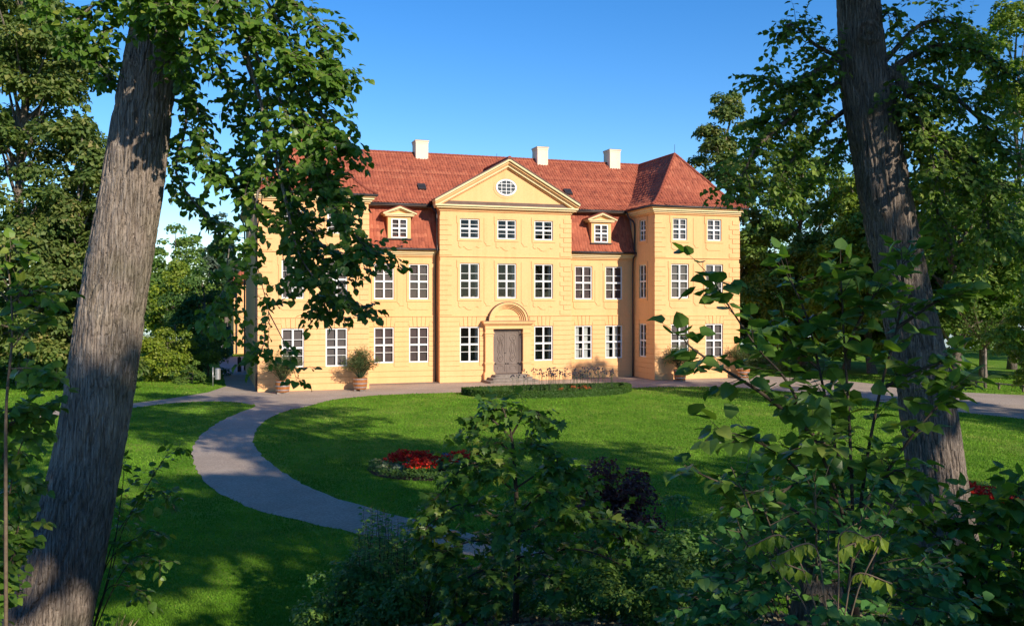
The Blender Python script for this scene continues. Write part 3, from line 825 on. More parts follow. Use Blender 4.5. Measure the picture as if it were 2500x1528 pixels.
for nm, x0, x1, seed in (('LW', XL0, XL1, 1), ('RW', XR0, XR1, 2)):
    hw = (x1 - x0) / 2 + OV
    pw = prof_w[:-1] + [(hw, ZRIDGE)]
    ex0, ex1, ey0, ey1, xm = x0 - OV, x1 + OV, YF - OV, YB + OV, (x0 + x1) / 2
    q = []
    for (r0, z0), (r1, z1) in zip(pw, pw[1:]):
        z0 -= .03; z1 -= .03
        q.append([(ex0 + r0, ey0 + r0, z0), (ex1 - r0, ey0 + r0, z0), (ex1 - r1, ey0 + r1, z1), (ex0 + r1, ey0 + r1, z1)])
        q.append([(ex0 + r0, ey1 - r0, z0), (ex0 + r0, ey0 + r0, z0), (ex0 + r1, ey0 + r1, z1), (ex0 + r1, ey1 - r1, z1)])
        q.append([(ex1 - r0, ey0 + r0, z0), (ex1 - r0, ey1 - r0, z0), (ex1 - r1, ey1 - r1, z1), (ex1 - r1, ey0 + r1, z1)])
        q.append([(ex1 - r0, ey1 - r0, z0), (ex0 + r0, ey1 - r0, z0), (ex0 + r1, ey1 - r1, z1), (ex1 - r1, ey1 - r1, z1)])
    rf = under('wing_roof', q, castle)
    tiles(rf, [((ex0, ey0), (ex1, ey0), (0, 1), pw, 1, 1, seed), ((ex0, ey1), (ex0, ey0), (1, 0), pw, 1, 1, seed + 10), ((ex1, ey0), (ex1, ey1), (-1, 0), pw, 1, 1, seed + 20)])
    for sx in (ex0, ex1):
        sg = 1 if sx == ex0 else -1
        for (r0, z0), (r1, z1) in zip(pw, pw[1:]): cap_row(rf, (sx + sg * r0, ey0 + r0, z0 + .05), (sx + sg * r1, ey0 + r1, z1 + .05))
    cap_row(rf, (xm, ey0 + hw, ZRIDGE + .05), (xm, ey1 - hw, ZRIDGE + .05))
    MB().tube([(xm, ey0 + hw, ZRIDGE), (xm, ey0 + hw, ZRIDGE + .75)], .015, 5).build('lightning_rod', M['gutter'], castle)
xlm, xrm = (XL0 + XL1) / 2, (XR0 + XR1) / 2
YE = 61.15
pm = [(0, ZE + .04), (.7, ZE + .42), (YRIDGE - YE, ZRIDGE)]
q = []
for (r0, z0), (r1, z1) in zip(pm, pm[1:]):
    q.append([(xlm, YE + r0, z0 - .03), (xrm, YE + r0, z0 - .03), (xrm, YE + r1, z1 - .03), (xlm, YE + r1, z1 - .03)])
    q.append([(xrm, 2 * YRIDGE - YE - r0, z0 - .03), (xlm, 2 * YRIDGE - YE - r0, z0 - .03), (xlm, 2 * YRIDGE - YE - r1, z1 - .03), (xrm, 2 * YRIDGE - YE - r1, z1 - .03)])
main_roof = under('main_roof', q, castle)
tiles(main_roof, [((xlm, YE), (xrm, YE), (0, 1), pm, 0, 0, 5)])
cap_row(main_roof, (xlm, YRIDGE, ZRIDGE + .04), (xrm, YRIDGE, ZRIDGE + .04))
MB().tube([(XC + .1, 62.6, 15.2), (XC + .1, 62.6, 16.1)], .015, 5).build('lightning_rod', M['gutter'], castle)
pl_ = [(0, 9.04), (.22, 9.30), (.5, 9.95), (.95, 11.2), (1.25, 12.10)]
for i, (a, b) in enumerate(((XL1, RX0), (RX1, XR0))):
    ms = under('mansard_slope', [[(a, 60.25 + r0, z0 - .03), (b, 60.25 + r0, z0 - .03), (b, 60.25 + r1, z1 - .03), (a, 60.25 + r1, z1 - .03)] for (r0, z0), (r1, z1) in zip(pl_, pl_[1:])], castle)
    tiles(ms, [((a, 60.25), (b, 60.25), (0, 1), pl_, 0, 0, 7 + i)])
    MB().box(a, b, 61.1, 61.5, 11.98, 12.14).build('eave_board', M['copper'], castle)
# rooflights, vents
for x, z in ((14.35, 13.42), (25.45, 13.5)):
    f = (z - (ZE + .42)) / (ZRIDGE - ZE - .42); y = YE + .7 + f * (YRIDGE - YE - .7)
    sl = (ZRIDGE - ZE - .42) / (YRIDGE - YE - .7); n = math.hypot(1, sl)
    rl = bpy.data.objects.new('rooflight', bpy.data.meshes.new('rooflight'))
    b = MB().box(-.28, .28, -.32, .32, 0, .16); rl.data.from_pydata(b.v, [], b.f); rl.data.materials.append(M['gutter'])
    rl.location = (x, y, z + .05); rl.rotation_euler.x = math.atan(sl); child(rl, castle)
    g = bpy.data.objects.new('pane', bpy.data.meshes.new('pane')); g.data.from_pydata([(-.22, -.25, .165), (.22, -.25, .165), (.22, .25, .165), (-.22, .25, .165)], [], [(0, 1, 2, 3)]); g.data.materials.append(M['glass'])
    COL.objects.link(g); g.parent = rl
# chimneys
for x0, x1, zt in ((8.85, 9.75, 17.3), (14.6, 15.53, 17.28), (24.12, 24.98, 17.30), (30.2, 31.1, 17.42)):
    c = MB().box(x0, x1, 65.9, 67.1, 14.9, zt).build('chimney', M['limewash'], castle)
    m = MB().box(x0 - .06, x1 + .06, 65.84, 67.16, zt, zt + .07); m.box(x0 - .02, x1 + .02, 65.88, 67.12, zt - .14, zt - .0)
    m.build('chimney_cap', M['limewash'], c)
    MB().box(x0 - .05, x1 + .05, 65.85, 67.15, zt + .072, zt + .10).build('cover_sheet', M['copper'], c)

# ------------------------------------------------------------------ pediment over the middle
def rake_band(off0, off1, y0, y1, mat, name):
    """band parallel to the two gable slopes; off measured down from the top line"""
    ax, az, ex, ez = XC, 15.26, 5.24, 12.30
    sl = (az - ez) / ex; n = math.hypot(1, sl)
    mb = MB()
    for s in (-1, 1):
        e0 = ex - off0 * .25; e1 = ex - off1 * .25
        p = [(ax, az - off0 * n), (ax + s * e0, az - off0 * n - sl * e0), (ax + s * e1, az - off1 * n - sl * e1), (ax, az - off1 * n)]
        if s > 0: p = p[::-1]
        mb.prism_y(p, y0, y1)
    return mb.build(name, mat, castle)
ped = MB(); ped.prism_y([(XC - 4.9, 11.9), (XC + 4.9, 11.9), (XC, 14.75)], YR - .0, YR + .25)
ped.build('pediment_wall', M['plaster'], castle)
rake_band(-.06, .0, YR - .62, YR + .3, M['copper'], 'gable_flashing')
rake_band(.0, .13, YR - .58, YR + .3, M['trim'], 'raking_cornice')
rake_band(.13, .26, YR - .44, YR + .28, M['plaster'], 'raking_cornice')
rake_band(.26, .33, YR - .34, YR + .27, M['plaster'], 'raking_cornice')
rake_band(.33, .45, YR - .26, YR + .26, M['trim'], 'raking_cornice')
rake_band(.45, .52, YR - .14, YR + .26, M['plaster'], 'raking_cornice')
for dy, za, zb, mt in ((.08, 11.62, 11.72, 'plaster'), (.16, 11.72, 11.80, 'plaster'), (.30, 11.80, 11.92, 'trim'), (.42, 11.92, 12.02, 'trim')):
    piece('pediment_cornice', M[mt], castle, RX0 - dy, RX1 + dy, YR - dy, YR + .3, za, zb)
MB().prism_y([(XC - 4.75, 12.02), (XC + 4.75, 12.02), (XC + 4.28, 12.30), (XC - 4.28, 12.30)], YR - .05, YR + .01).build('cornice_flashing', M['copper'], castle)
gb = []
for s in (-1, 1):
    gb.append([(XC, YR - .55, 15.24), (XC + s * 5.2, YR - .55, 12.32), (XC + s * 5.2, 62.2, 12.32), (XC, 65.4, 15.24)])
under('gable_roof', gb, castle)
cap_row(castle, (XC, YR - .6, 15.32), (XC, 65.2, 15.32), .13)
# oval window
def ellipse(a, b, n=40): return [(a * math.cos(2 * math.pi * i / n), b * math.sin(2 * math.pi * i / n)) for i in range(n)]
ox, oz = 19.62, 13.34
def oval_ring(a0, b0, a1, b1, y0, y1):
    e0, e1 = ellipse(a0, b0), ellipse(a1, b1); n = len(e0); mb = MB()
    v = [(ox + x, y0, oz + z) for x, z in e0] + [(ox + x, y0, oz + z) for x, z in e1] + [(ox + x, y1, oz + z) for x, z in e0] + [(ox + x, y1, oz + z) for x, z in e1]
    f = []
    for i in range(n):
        j = (i + 1) % n
        f += [(i, j, n + j, n + i), (i, 2 * n + i, 2 * n + j, j), (n + i, n + j, 3 * n + j, 3 * n + i)]
    return mb.add(v, f)
ov = oval_ring(.64, .47, .76, .58, YR - .05, YR + .02).build('oval_window', M['white'], castle)
oval_ring(.79, .61, .93, .75, YR - .022, YR + .01).build('surround', M['plaster'], ov)
gl = MB(); gl.add([(ox + x, YR - .012, oz + z) for x, z in ellipse(.64, .47)], [tuple(range(40))]); gl.build('pane', M['glass'], ov)
dk = MB(); dk.add([(ox + x, YR - .004, oz + z) for x, z in ellipse(.64, .47)], [tuple(range(40))]); dk.build('attic_darkness', M['iron'], ov)  # black sheet close behind the pane stands for the unlit attic
gbm = MB()
for x in (-.33, 0, .33):
    h = .47 * math.sqrt(1 - (x / .64) ** 2); gbm.box(ox + x - .02, ox + x + .02, YR - .035, YR - .014, oz - h, oz + h)
for z in (-.25, 0, .25):
    h = .64 * math.sqrt(1 - (z / .47) ** 2); gbm.box(ox - h, ox + h, YR - .033, YR - .016, oz + z - .018, oz + z + .018)
gbm.build('glazing_bars', M['white'], ov)

# ------------------------------------------------------------------ dormers
for xc in (12.28, 27.05):
    y0 = 60.52
    d = MB().box(xc - .78, xc - .60, y0 + .14, 61.9, 9.72, 11.2); d.box(xc + .60, xc + .78, y0 + .14, 61.9, 9.72, 11.2); d.box(xc - .60, xc + .60, y0 + .30, 61.9, 9.72, 11.05); d.box(xc - .60, xc + .60, y0 + .14, 61.9, 11.05, 11.2)
    d.box(xc - .78, xc - .55, y0, y0 + .14, 9.72, 11.2); d.box(xc + .55, xc + .78, y0, y0 + .14, 9.72, 11.2); d.box(xc - .55, xc + .55, y0, y0 + .14, 11.05, 11.2)
    dm = d.build('dormer', M['plaster'], castle)
    put_window((xc, y0 - .03, 9.74), 1.10, 1.31, 'brown', dm)
    m = MB().box(xc - .98, xc + .98, y0 - .16, 61.9, 11.2, 11.29); m.box(xc - 1.06, xc + 1.06, y0 - .22, 61.9, 11.29, 11.37)
    for s in (-1, 1):
        p = [(xc, 11.86), (xc + s * 1.14, 11.40), (xc + s * 1.14, 11.31), (xc, 11.73)]
        m.prism_y(p if s < 0 else p[::-1], y0 - .3, 62.0)
        p = [(xc, 11.73), (xc + s * 1.0, 11.375), (xc + s * .82, 11.375), (xc, 11.65)]
        m.prism_y(p if s < 0 else p[::-1], y0 - .18, 62.0)
    m.build('dormer_cornice', M['trim'], dm)
    MB().prism_y([(xc - .85, 11.372), (xc + .85, 11.372), (xc, 11.66)], y0 - .03, 62.0).build('dormer_gable', M['plaster'], dm)
    rr = MB()
    for s in (-1, 1):
        p = [(xc, 11.93), (xc + s * 1.18, 11.455), (xc + s * 1.16, 11.405), (xc, 11.865)]
        rr.prism_y(p if s < 0 else p[::-1], y0 - .33, 62.3)
    rr.build('dormer_roof', M['tile'], dm)
    MB().box(xc - .85, xc + .85, y0 - .08, y0 + .05, 9.65, 9.715).build('sill', M['gutter'], dm)

# ------------------------------------------------------------------ portal
pd = []
for s, x0, x1 in ((-1, 18.04, 18.60), (1, 20.76, 21.32)):
    m = MB().box(x0, x1, YR - .30, YR + .02, .12, 3.62)
    m.box(x0 - .10, x1 + .10, YR - .40, YR + .02, .0, .62); m.box(x0 - .05, x1 + .05, YR - .35, YR + .02, .62, .70)
    m.box(x0 - .06, x1 + .06, YR - .36, YR + .02, 1.28, 1.36); m.box(x0 - .03, x1 + .03, YR - .33, YR + .02, 1.20, 1.28)
    m.box(x0 - .03, x1 + .03, YR - .33, YR + .02, 3.12, 3.17); m.box(x0 - .06, x1 + .06, YR - .36, YR + .02, 3.30, 3.36); m.box(x0 - .03, x1 + .03, YR - .34, YR + .02, 3.36, 3.42)
    m.build('pilaster', M['plaster'], castle)
m = MB()
for e, dy, za, zb in ((.02, .33, 3.62, 3.84), (.06, .37, 3.84, 3.90), (.12, .46, 3.90, 3.98), (.20, .56, 3.98, 4.08), (.24, .60, 4.08, 4.14)):
    m.box(18.04 - e, 21.32 + e, YR - dy, YR + .02, za, zb)
m.build('entablature', M['plaster'], castle)
MB().box(17.79, 21.57, YR - .61, YR, 4.141, 4.165).build('flashing', M['copper'], castle)
def half_ring(R0, R1, y0, y1, kz, mat, name):
    mb = MB(); n = 28; cx, cz = 19.68, 4.165
    pts = [(math.cos(math.pi * i / n), math.sin(math.pi * i / n) * kz) for i in range(n + 1)]
    v = []
    for R in (R0, R1):
        for y in (y0, y1): v += [(cx + R * c, y, cz + R * s) for c, s in pts]
    k = n + 1; f = []
    for i in range(n):
        f += [(i, i + 1, 2 * k + i + 1, 2 * k + i), (i, k + i, k + i + 1, i + 1), (2 * k + i, 2 * k + i + 1, 3 * k + i + 1, 3 * k + i)]
    f += [(0, 2 * k, 3 * k, k), (n, k + n, 3 * k + n, 2 * k + n)]
    mb.add(v, f); return mb.build(name, mat, castle)
half_ring(1.41, 1.44, YR - .42, YR + .02, .9, M['copper'], 'arch_flashing')
half_ring(1.26, 1.41, YR - .38, YR + .02, .9, M['plaster'], 'archivolt')
half_ring(1.16, 1.26, YR - .28, YR + .02, .9, M['plaster'], 'archivolt')
half_ring(1.06, 1.16, YR - .18, YR + .02, .9, M['plaster'], 'archivolt')
half_ring(.96, 1.06, YR - .09, YR + .02, .9, M['plaster'], 'archivolt')
dr = MB().box(18.60, 18.78, YR - .02, YR + .22, .5, 3.6); dr.box(20.58, 20.76, YR - .02, YR + .22, .5, 3.6); dr.box(18.78, 20.58, YR - .02, YR + .22, 3.44, 3.6)
door = dr.build('door', M['door'], castle)
for s in (-1, 1):
    x0, x1 = (18.785, 19.675) if s < 0 else (19.685, 20.575)
    leaf = MB().box(x0, x1, YR + .10, YR + .17, .52, 3.435).build('door_leaf', M['door'], door)
    xm = (x0 + x1) / 2
    m = MB()
    for (a, b, c, d) in ((x0 + .02, x1 - .02, 1.16, 1.24), (x0 + .02, x1 - .02, 3.30, 3.42), (x0 + .02, x1 - .02, .54, .66), (x0 + .02, x0 + .13, .66, 3.30), (x1 - .13, x1 - .02, .66, 3.30)):
        m.box(a, b, YR + .065, YR + .10, c, d)
    y = YR + .085
    def curl(pts, r=.02): m.tube(catmull([(xm + px, y, pz) for px, pz in pts], 5), r, 6)
    for sg in (-1, 1):
        curl([(0, 3.20), (sg * .16, 3.14), (sg * .22, 2.95), (sg * .10, 2.72), (sg * .17, 2.45), (sg * .22, 2.1), (sg * .12, 1.85), (sg * .20, 1.62), (sg * .14, 1.42), (0, 1.34)])
        curl([(0, 2.9), (sg * .09, 2.8), (sg * .05, 2.6), (sg * .10, 2.3), (sg * .06, 2.0), (0, 1.9)], .016)
        curl([(sg * .18, .80), (sg * .2, 1.0), (0, 1.08)], .016)
    for z in (3.0, 2.75, 1.62): curl([(-.07, z), (0, z + .08), (.07, z), (0, z - .08), (-.07, z)], .018)
    m.build('carved_panel', M['door'], door)
MB().tube([(19.62, YR + .05, 1.95), (19.52, YR + .03, 1.95)], .02, 6).build('handle', M['iron'], door)
MB().box(19.66, 19.70, YR + .055, YR + .10, .52, 3.43).build('meeting_bar', M['door'], door)
for i, (dx, dy) in enumerate(((1.80, 1.75), (1.50, 1.35), (1.2, .95))):
    c = .35
    p = [(19.68 - dx, YR - .01), (19.68 - dx, YR - dy + c), (19.68 - dx + c * .3, YR - dy + c * .3), (19.68 - dx + c, YR - dy), (19.68 + dx - c, YR - dy), (19.68 + dx - c * .3, YR - dy + c * .3), (19.68 + dx, YR - dy + c), (19.68 + dx, YR - .01)]
    m = MB().prism_z(p, .17 * i - .02 * (i == 0), .17 * i + .12); 
    m.prism_z([(19.68 + (x - 19.68) * 1.02, YR - .01 + (yy - YR + .01) * 1.03) for x, yy in p], .17 * i + .12, .17 * (i + 1))
    m.build('step', M['stone'], castle)
# paving strips along the foot of the recesses
for a, b in ((XL1 + .05, RX0 - .05), (RX1 + .05, XR0 - .05)):
    pv = mesh_obj('paving_strip', [(a, YM - 1.0, .022), (b, YM - 1.0, .022), (b, YM - .02, .022), (a, YM - .02, .022)], [(0, 1, 2, 3)], M['stone']); tag(pv, kind='structure')

# ------------------------------------------------------------------ rear yellow building seen past the left wing
rb = thing('rear_building', 'small yellow building with red roof behind the castle beside the lane', 'building', (7, 100, 0))
w = MB(); w.box(2.75, 13, 100, 112, 0, 7.6); w.build('wall', M['plaster'], rb)
for k in range(14):
    piece('facing_stone', M['plaster'], rb, 2.72, 13.02, 99.96, 100.01, k * .5 + .05, k * .5 + .53)
pr = [(0, 7.65), (.6, 8.0), (5.6, 13)]
qq = []
for (r0, z0), (r1, z1) in zip(pr, pr[1:]):
    qq.append([(2.2 + r0, 99.4 + r0, z0), (13.6 - r0, 99.4 + r0, z0), (13.6 - r1, 99.4 + r1, z1), (2.2 + r1, 99.4 + r1, z1)])
    qq.append([(2.2 + r0, 112.6 - r0, z0), (2.2 + r0, 99.4 + r0, z0), (2.2 + r1, 99.4 + r1, z1), (2.2 + r1, 112.6 - r1, z1)])
rbr = under('roof', qq, rb)
tiles(rbr, [((2.2, 99.4), (13.6, 99.4), (0, 1), pr, 1, 1, 31), ((2.2, 112.6), (2.2, 99.4), (1, 0), pr, 1, 1, 32)])
MB().tube([(2.2, 99.4, 7.62), (13.6, 99.4, 7.62)], .08, 6).build('gutter', M['gutter'], rb)
MB().tube([(3.0, 99.8, 7.5), (3.0, 99.85, .1)], .08, 6).build('downpipe', M['gutter'], rb)
# ------------------------------------------------------------------ leaves and plants
HEART_V = np.array([(0, 0, 0), (0, .5, -.02), (0, 1.0, -.16), (-.36, .02, .07), (-.50, .36, .09), (-.27, .76, -.01), (.36, .02, .07), (.50, .36, .09), (.27, .76, -.01)], float)
HEART_T = np.array([(0, 1, 4), (0, 4, 3), (1, 5, 4), (1, 2, 5), (0, 7, 1), (0, 6, 7), (1, 7, 8), (1, 8, 2)])
LOBE_V = np.array([(0, 0, 0), (0, .55, 0), (0, 1.05, -.15), (-.30, .02, .04), (-.58, .28, .06), (-.30, .45, .03), (-.44, .72, 0), (-.16, .70, -.02), (.30, .02, .04), (.58, .28, .06), (.30, .45, .03), (.44, .72, 0), (.16, .70, -.02)], float)
LOBE_T = np.array([(0, 5, 4), (0, 4, 3), (0, 1, 5), (1, 6, 5), (1, 7, 6), (1, 2, 7), (0, 9, 10), (0, 8, 9), (0, 10, 1), (1, 10, 11), (1, 11, 12), (1, 12, 2)])
OVAL_V = np.array([(0, 0, 0), (-.30, .45, .06), (.30, .45, .06), (0, .5, 0), (0, 1, -.08)], float)
OVAL_T = np.array([(0, 3, 1), (0, 2, 3), (3, 4, 1), (3, 2, 4)])
LANCE_V = np.array([(0, 0, 0), (-.10, .45, .02), (.10, .45, .02), (0, 1, -.12)], float)
LANCE_T = np.array([(0, 2, 1), (1, 2, 3)])
RHOMB_V = np.array([(0, 0, 0), (-.36, .42, .08), (.36, .5, .08), (.02, 1, -.08)], float)
RHOMB_T = np.array([(0, 2, 3), (0, 3, 1)])
SHAPES = {'heart': (HEART_V, HEART_T), 'lobe': (LOBE_V, LOBE_T), 'oval': (OVAL_V, OVAL_T), 'lance': (LANCE_V, LANCE_T), 'rhomb': (RHOMB_V, RHOMB_T)}

def frames(d, n):
    d = d / np.linalg.norm(d, axis=1, keepdims=True)
    x = np.cross(d, n); ln = np.linalg.norm(x, axis=1, keepdims=True)
    bad = ln[:, 0] < 1e-4
    x[bad] = np.cross(d[bad], np.array([.3, .9, .31])); ln = np.linalg.norm(x, axis=1, keepdims=True)
    x /= ln
    z = np.cross(x, d)
    return x, d, z
def merge_leaves(P, Dr, N, S, shape, rng):
    V, T = SHAPES[shape]
    x, y, z = frames(Dr, N)
    n = len(P)
    wv = 1 + .12 * rng.standard_normal(n)
    out = P[:, None, :] + S[:, None, None] * (V[None, :, 0:1] * x[:, None, :] * wv[:, None, None] + V[None, :, 1:2] * y[:, None, :] + V[None, :, 2:3] * z[:, None, :] * (1 + .8 * rng.standard_normal(n))[:, None, None])
    tri = T[None] + (np.arange(n) * len(V))[:, None, None]
    return out.reshape(-1, 3), tri.reshape(-1, 3), len(V)
_leaf_mesh = {}
def leaf_mesh(shape, mat, k):
    key = (shape, mat.name, k)
    if key not in _leaf_mesh:
        V, T = SHAPES[shape]
        _leaf_mesh[key] = np_mesh('leaf', V, T, mat, np.full(len(V), (.2, .5, .8, .95)[k]))
    return _leaf_mesh[key]

class Plant:
    def __init__(s, seed): s.P = []; s.D = []; s.N = []; s.S = []; s.wood = MB(); s.rg = random.Random(seed); s.seed = seed
    def leaf(s, p, d, n, size): s.P.append(tuple(p)); s.D.append(tuple(d)); s.N.append(tuple(n)); s.S.append(size)
    def twig(s, start, d, length, leaf, droop=.5, r0=.006, gap=.55, hang=.5, first=.12, seg=4, face=None, wander=.18):
        rg = s.rg
        n = max(3, int(length / .09)); st = length / n
        p = Vector(start); d = Vector(d).normalized(); pts = [p.copy()]; ds = [d.copy()]
        for i in range(n):
            d = (d + Vector((rg.gauss(0, wander), rg.gauss(0, wander), rg.gauss(0, wander) * .6)) * .35 + Vector((0, 0, -droop)) * (st * 1.1)).normalized()
            p = p + d * st; pts.append(p.copy()); ds.append(d.copy())
        s.wood.tube(pts, [max(.0015, r0 * (1 - .75 * i / n)) for i in range(n + 1)], seg, False)
        t = first * length; side = rg.choice((-1, 1))
        while t <= length:
            i = min(n - 1, int(t / st)); f = t / st - i
            q = pts[i].lerp(pts[i + 1], min(1, f)); dd = ds[i]
            sv = dd.cross(Vector((0, 0, 1)))
            sv = sv.normalized() if sv.length > .05 else Vector((rg.uniform(-1, 1), rg.uniform(-1, 1), 0)).normalized()
            ld = (sv * side * rg.uniform(.5, 1.0) + dd * rg.uniform(.25, .8) + Vector((rg.gauss(0, .25), rg.gauss(0, .25), -hang * rg.uniform(.3, 1.4)))).normalized()
            nn = Vector((rg.gauss(0, .45), rg.gauss(0, .45), 1.0))
            if face: nn = nn * .55 + Vector(face) * rg.uniform(.2, 1.1)
            sz = leaf * rg.uniform(.62, 1.18)
            s.leaf(q + ld * leaf * .18, ld, nn, sz)
            side = -side; t += leaf * gap * rg.uniform(.7, 1.4)
        s.leaf(pts[-1], ds[-1] + Vector((0, 0, -hang * .4)), Vector((rg.gauss(0, .4), rg.gauss(0, .4), 1)), leaf * .9)
        return pts
    def bough(s, pts, r0, r1, n, tl, leaf, droop=.5, spread=.9, sub=0, t0=.12, **kw):
        """a limb with n leafy twigs along it; sub > 0: twigs fork once more"""
        rg = s.rg
        c = catmull(pts, 8)
        m = len(c) - 1
        s.wood.tube(c, [r0 + (r1 - r0) * i / m for i in range(m + 1)], 7, False)
        for k in range(n):
            t = (t0 + (1 - t0) * (k + rg.random()) / n) * m
            i = min(m - 1, int(t)); p = c[i].lerp(c[i + 1], t - i); tg = (c[i + 1] - c[i]).normalized()
            d = tg * rg.uniform(.2, .9) + Vector((rg.gauss(0, 1), rg.gauss(0, 1), rg.gauss(.1, .6))) * spread * .7
            tp = s.twig(p, d, rg.uniform(*tl), leaf, droop, max(.004, r1 * .6), **kw)
            for q in range(sub):
                j = rg.randrange(1, max(2, len(tp) - 1))
                s.twig(tp[j], Vector((rg.gauss(0, 1), rg.gauss(0, 1), rg.gauss(0, .6))), rg.uniform(*tl) * .6, leaf, droop, .004, **kw)
    def finish(s, root, shape, mat, wood_mat, singles=300, crown='foliage', wood='branches', lobes=None):
        rng = np.random.default_rng(s.seed)
        P, Dr, N, S = (np.array(a, float) for a in (s.P, s.D, s.N, s.S))
        n = len(P)
        Dd = P[:, 0] * SA + P[:, 1] * CA; rr = P[:, 0] * CA - P[:, 1] * SA
        px = CX + FPX * rr / np.maximum(Dd, .1); py = HY - FPX * (P[:, 2] - EYE) / np.maximum(Dd, .1)
        vis = (px > 0) & (px < 2500) & (py > 0) & (py < 1528) & (Dd > .5)
        score = np.where(vis, S / np.maximum(Dd, .3), 0)
        order = np.argsort(-score)
        k = min(singles, int(vis.sum()))
        pick = order[:k]; rest = np.setdiff1d(np.arange(n), pick)
        if len(s.wood.v): 
            tag(s.wood.build(wood, wood_mat, root, True), kind='stuff')
        if len(rest):
            V, T, nv = merge_leaves(P[rest], Dr[rest], N[rest], S[rest], shape, rng)
            rv = np.repeat(np.clip(rng.normal(.48, .22, len(rest)), 0, 1), nv)
            o = bpy.data.objects.new(crown, np_mesh(crown, V, T, mat, rv)); child(o, root); tag(o, kind='stuff')
        if k:
            x, y, z = frames(Dr[pick], N[pick]); base = np.array(BASE[root.name])
            for i, j in enumerate(pick):
                q = bpy.data.objects.new('leaf', leaf_mesh(shape, mat, int(rng.choice(4, p=[.3, .38, .25, .07]))))
                COL.objects.link(q); q.parent = root
                m = Matrix(((x[i][0], y[i][0], z[i][0], 0), (x[i][1], y[i][1], z[i][1], 0), (x[i][2], y[i][2], z[i][2], 0), (0, 0, 0, 1))) @ Matrix.Scale(S[j], 4)
                m.translation = Vector(P[j] - base)
                q.matrix_local = m
        return n

# ------------------------------------------------------------------ value noise for bark relief
def vnoise(u, v, nu, seed):
    """smooth value noise, periodic in u with nu cells"""
    rng = np.random.default_rng(seed); G = rng.random((nu, 512))
    iu = np.floor(u).astype(int); iv = np.floor(v).astype(int); fu = u - iu; fv = v - iv
    fu = fu * fu * (3 - 2 * fu); fv = fv * fv * (3 - 2 * fv)
    a = G[iu % nu, iv % 512]; b = G[(iu + 1) % nu, iv % 512]; c = G[iu % nu, (iv + 1) % 512]; d = G[(iu + 1) % nu, (iv + 1) % 512]
    return (a * (1 - fu) + b * fu) * (1 - fv) + (c * (1 - fu) + d * fu) * fv
def bark_trunk(name, centers, radii, mat, root, seed, segs=200, step=.03, depth=.022, ridges=34, flare=0, zlen=2.2, burls=()):
    c = catmull(centers, 12)
    n0 = len(c)
    rr = np.interp(np.linspace(0, 1, n0), np.linspace(0, 1, len(radii)), radii)
    L = [0]
    for a, b in zip(c, c[1:]): L.append(L[-1] + (b - a).length)
    rows = int(L[-1] / step)
    t = np.linspace(0, L[-1], rows); C = np.array([[q[k] for q in c] for k in range(3)])
    ctr = np.stack([np.interp(t, L, C[k]) for k in range(3)], 1); R = np.interp(t, L, rr)
    th = np.linspace(0, 2 * np.pi, segs, endpoint=False)
    U, Tt = np.meshgrid(th / (2 * np.pi), t)
    warp = (vnoise(U * 6, Tt * .9, 6, seed) - .5) * .045
    n1 = vnoise((U + warp) * ridges, Tt * zlen, ridges, seed + 1); n2 = vnoise((U + warp) * ridges * 2, Tt * zlen * 2, ridges * 2, seed + 2); n3 = vnoise(U * 5, Tt * .55, 5, seed + 3)
    plate = vnoise((U + warp) * ridges, Tt * zlen * 3.5, ridges, seed + 4)
    g = 1 - np.abs(2 * n1 - 1)                      # ridged: cracks where n1 ~ .5
    h = -depth * np.clip((g - .62) / .38, 0, 1) ** .8 + depth * .35 * (n2 - .5) - depth * .35 * np.clip((np.abs(2 * plate - 1) < .12), 0, 1) + .05 * (n3 - .5)
    fl = flare * np.exp(-Tt / .55) * (.75 + .5 * vnoise(U * 7, Tt * .2, 7, seed + 5))
    rad = R[:, None] * (1 + 0) + h + fl
    for (bt, bu, br, bh) in burls:
        du = (U - bu + .5) % 1 - .5
        dd = np.sqrt(((Tt - bt) / br) ** 2 + (du * 2 * np.pi * R[:, None] / br) ** 2)
        rad += bh * np.exp(-dd ** 2 * 1.2) * (1 + .5 * np.cos(dd * 9))
    V = np.stack([ctr[:, 0:1] + rad * np.cos(th), ctr[:, 1:2] + rad * np.sin(th), np.repeat(ctr[:, 2:3], segs, 1)], 2)
    i, j = np.meshgrid(np.arange(rows - 1), np.arange(segs), indexing='ij')
    T = np.stack([i * segs + j, i * segs + (j + 1) % segs, (i + 1) * segs + (j + 1) % segs, (i + 1) * segs + j], -1).reshape(-1, 4)
    o = bpy.data.objects.new(name, np_mesh(name, V.reshape(-1, 3), T, mat, None, True))
    child(o, root); return o

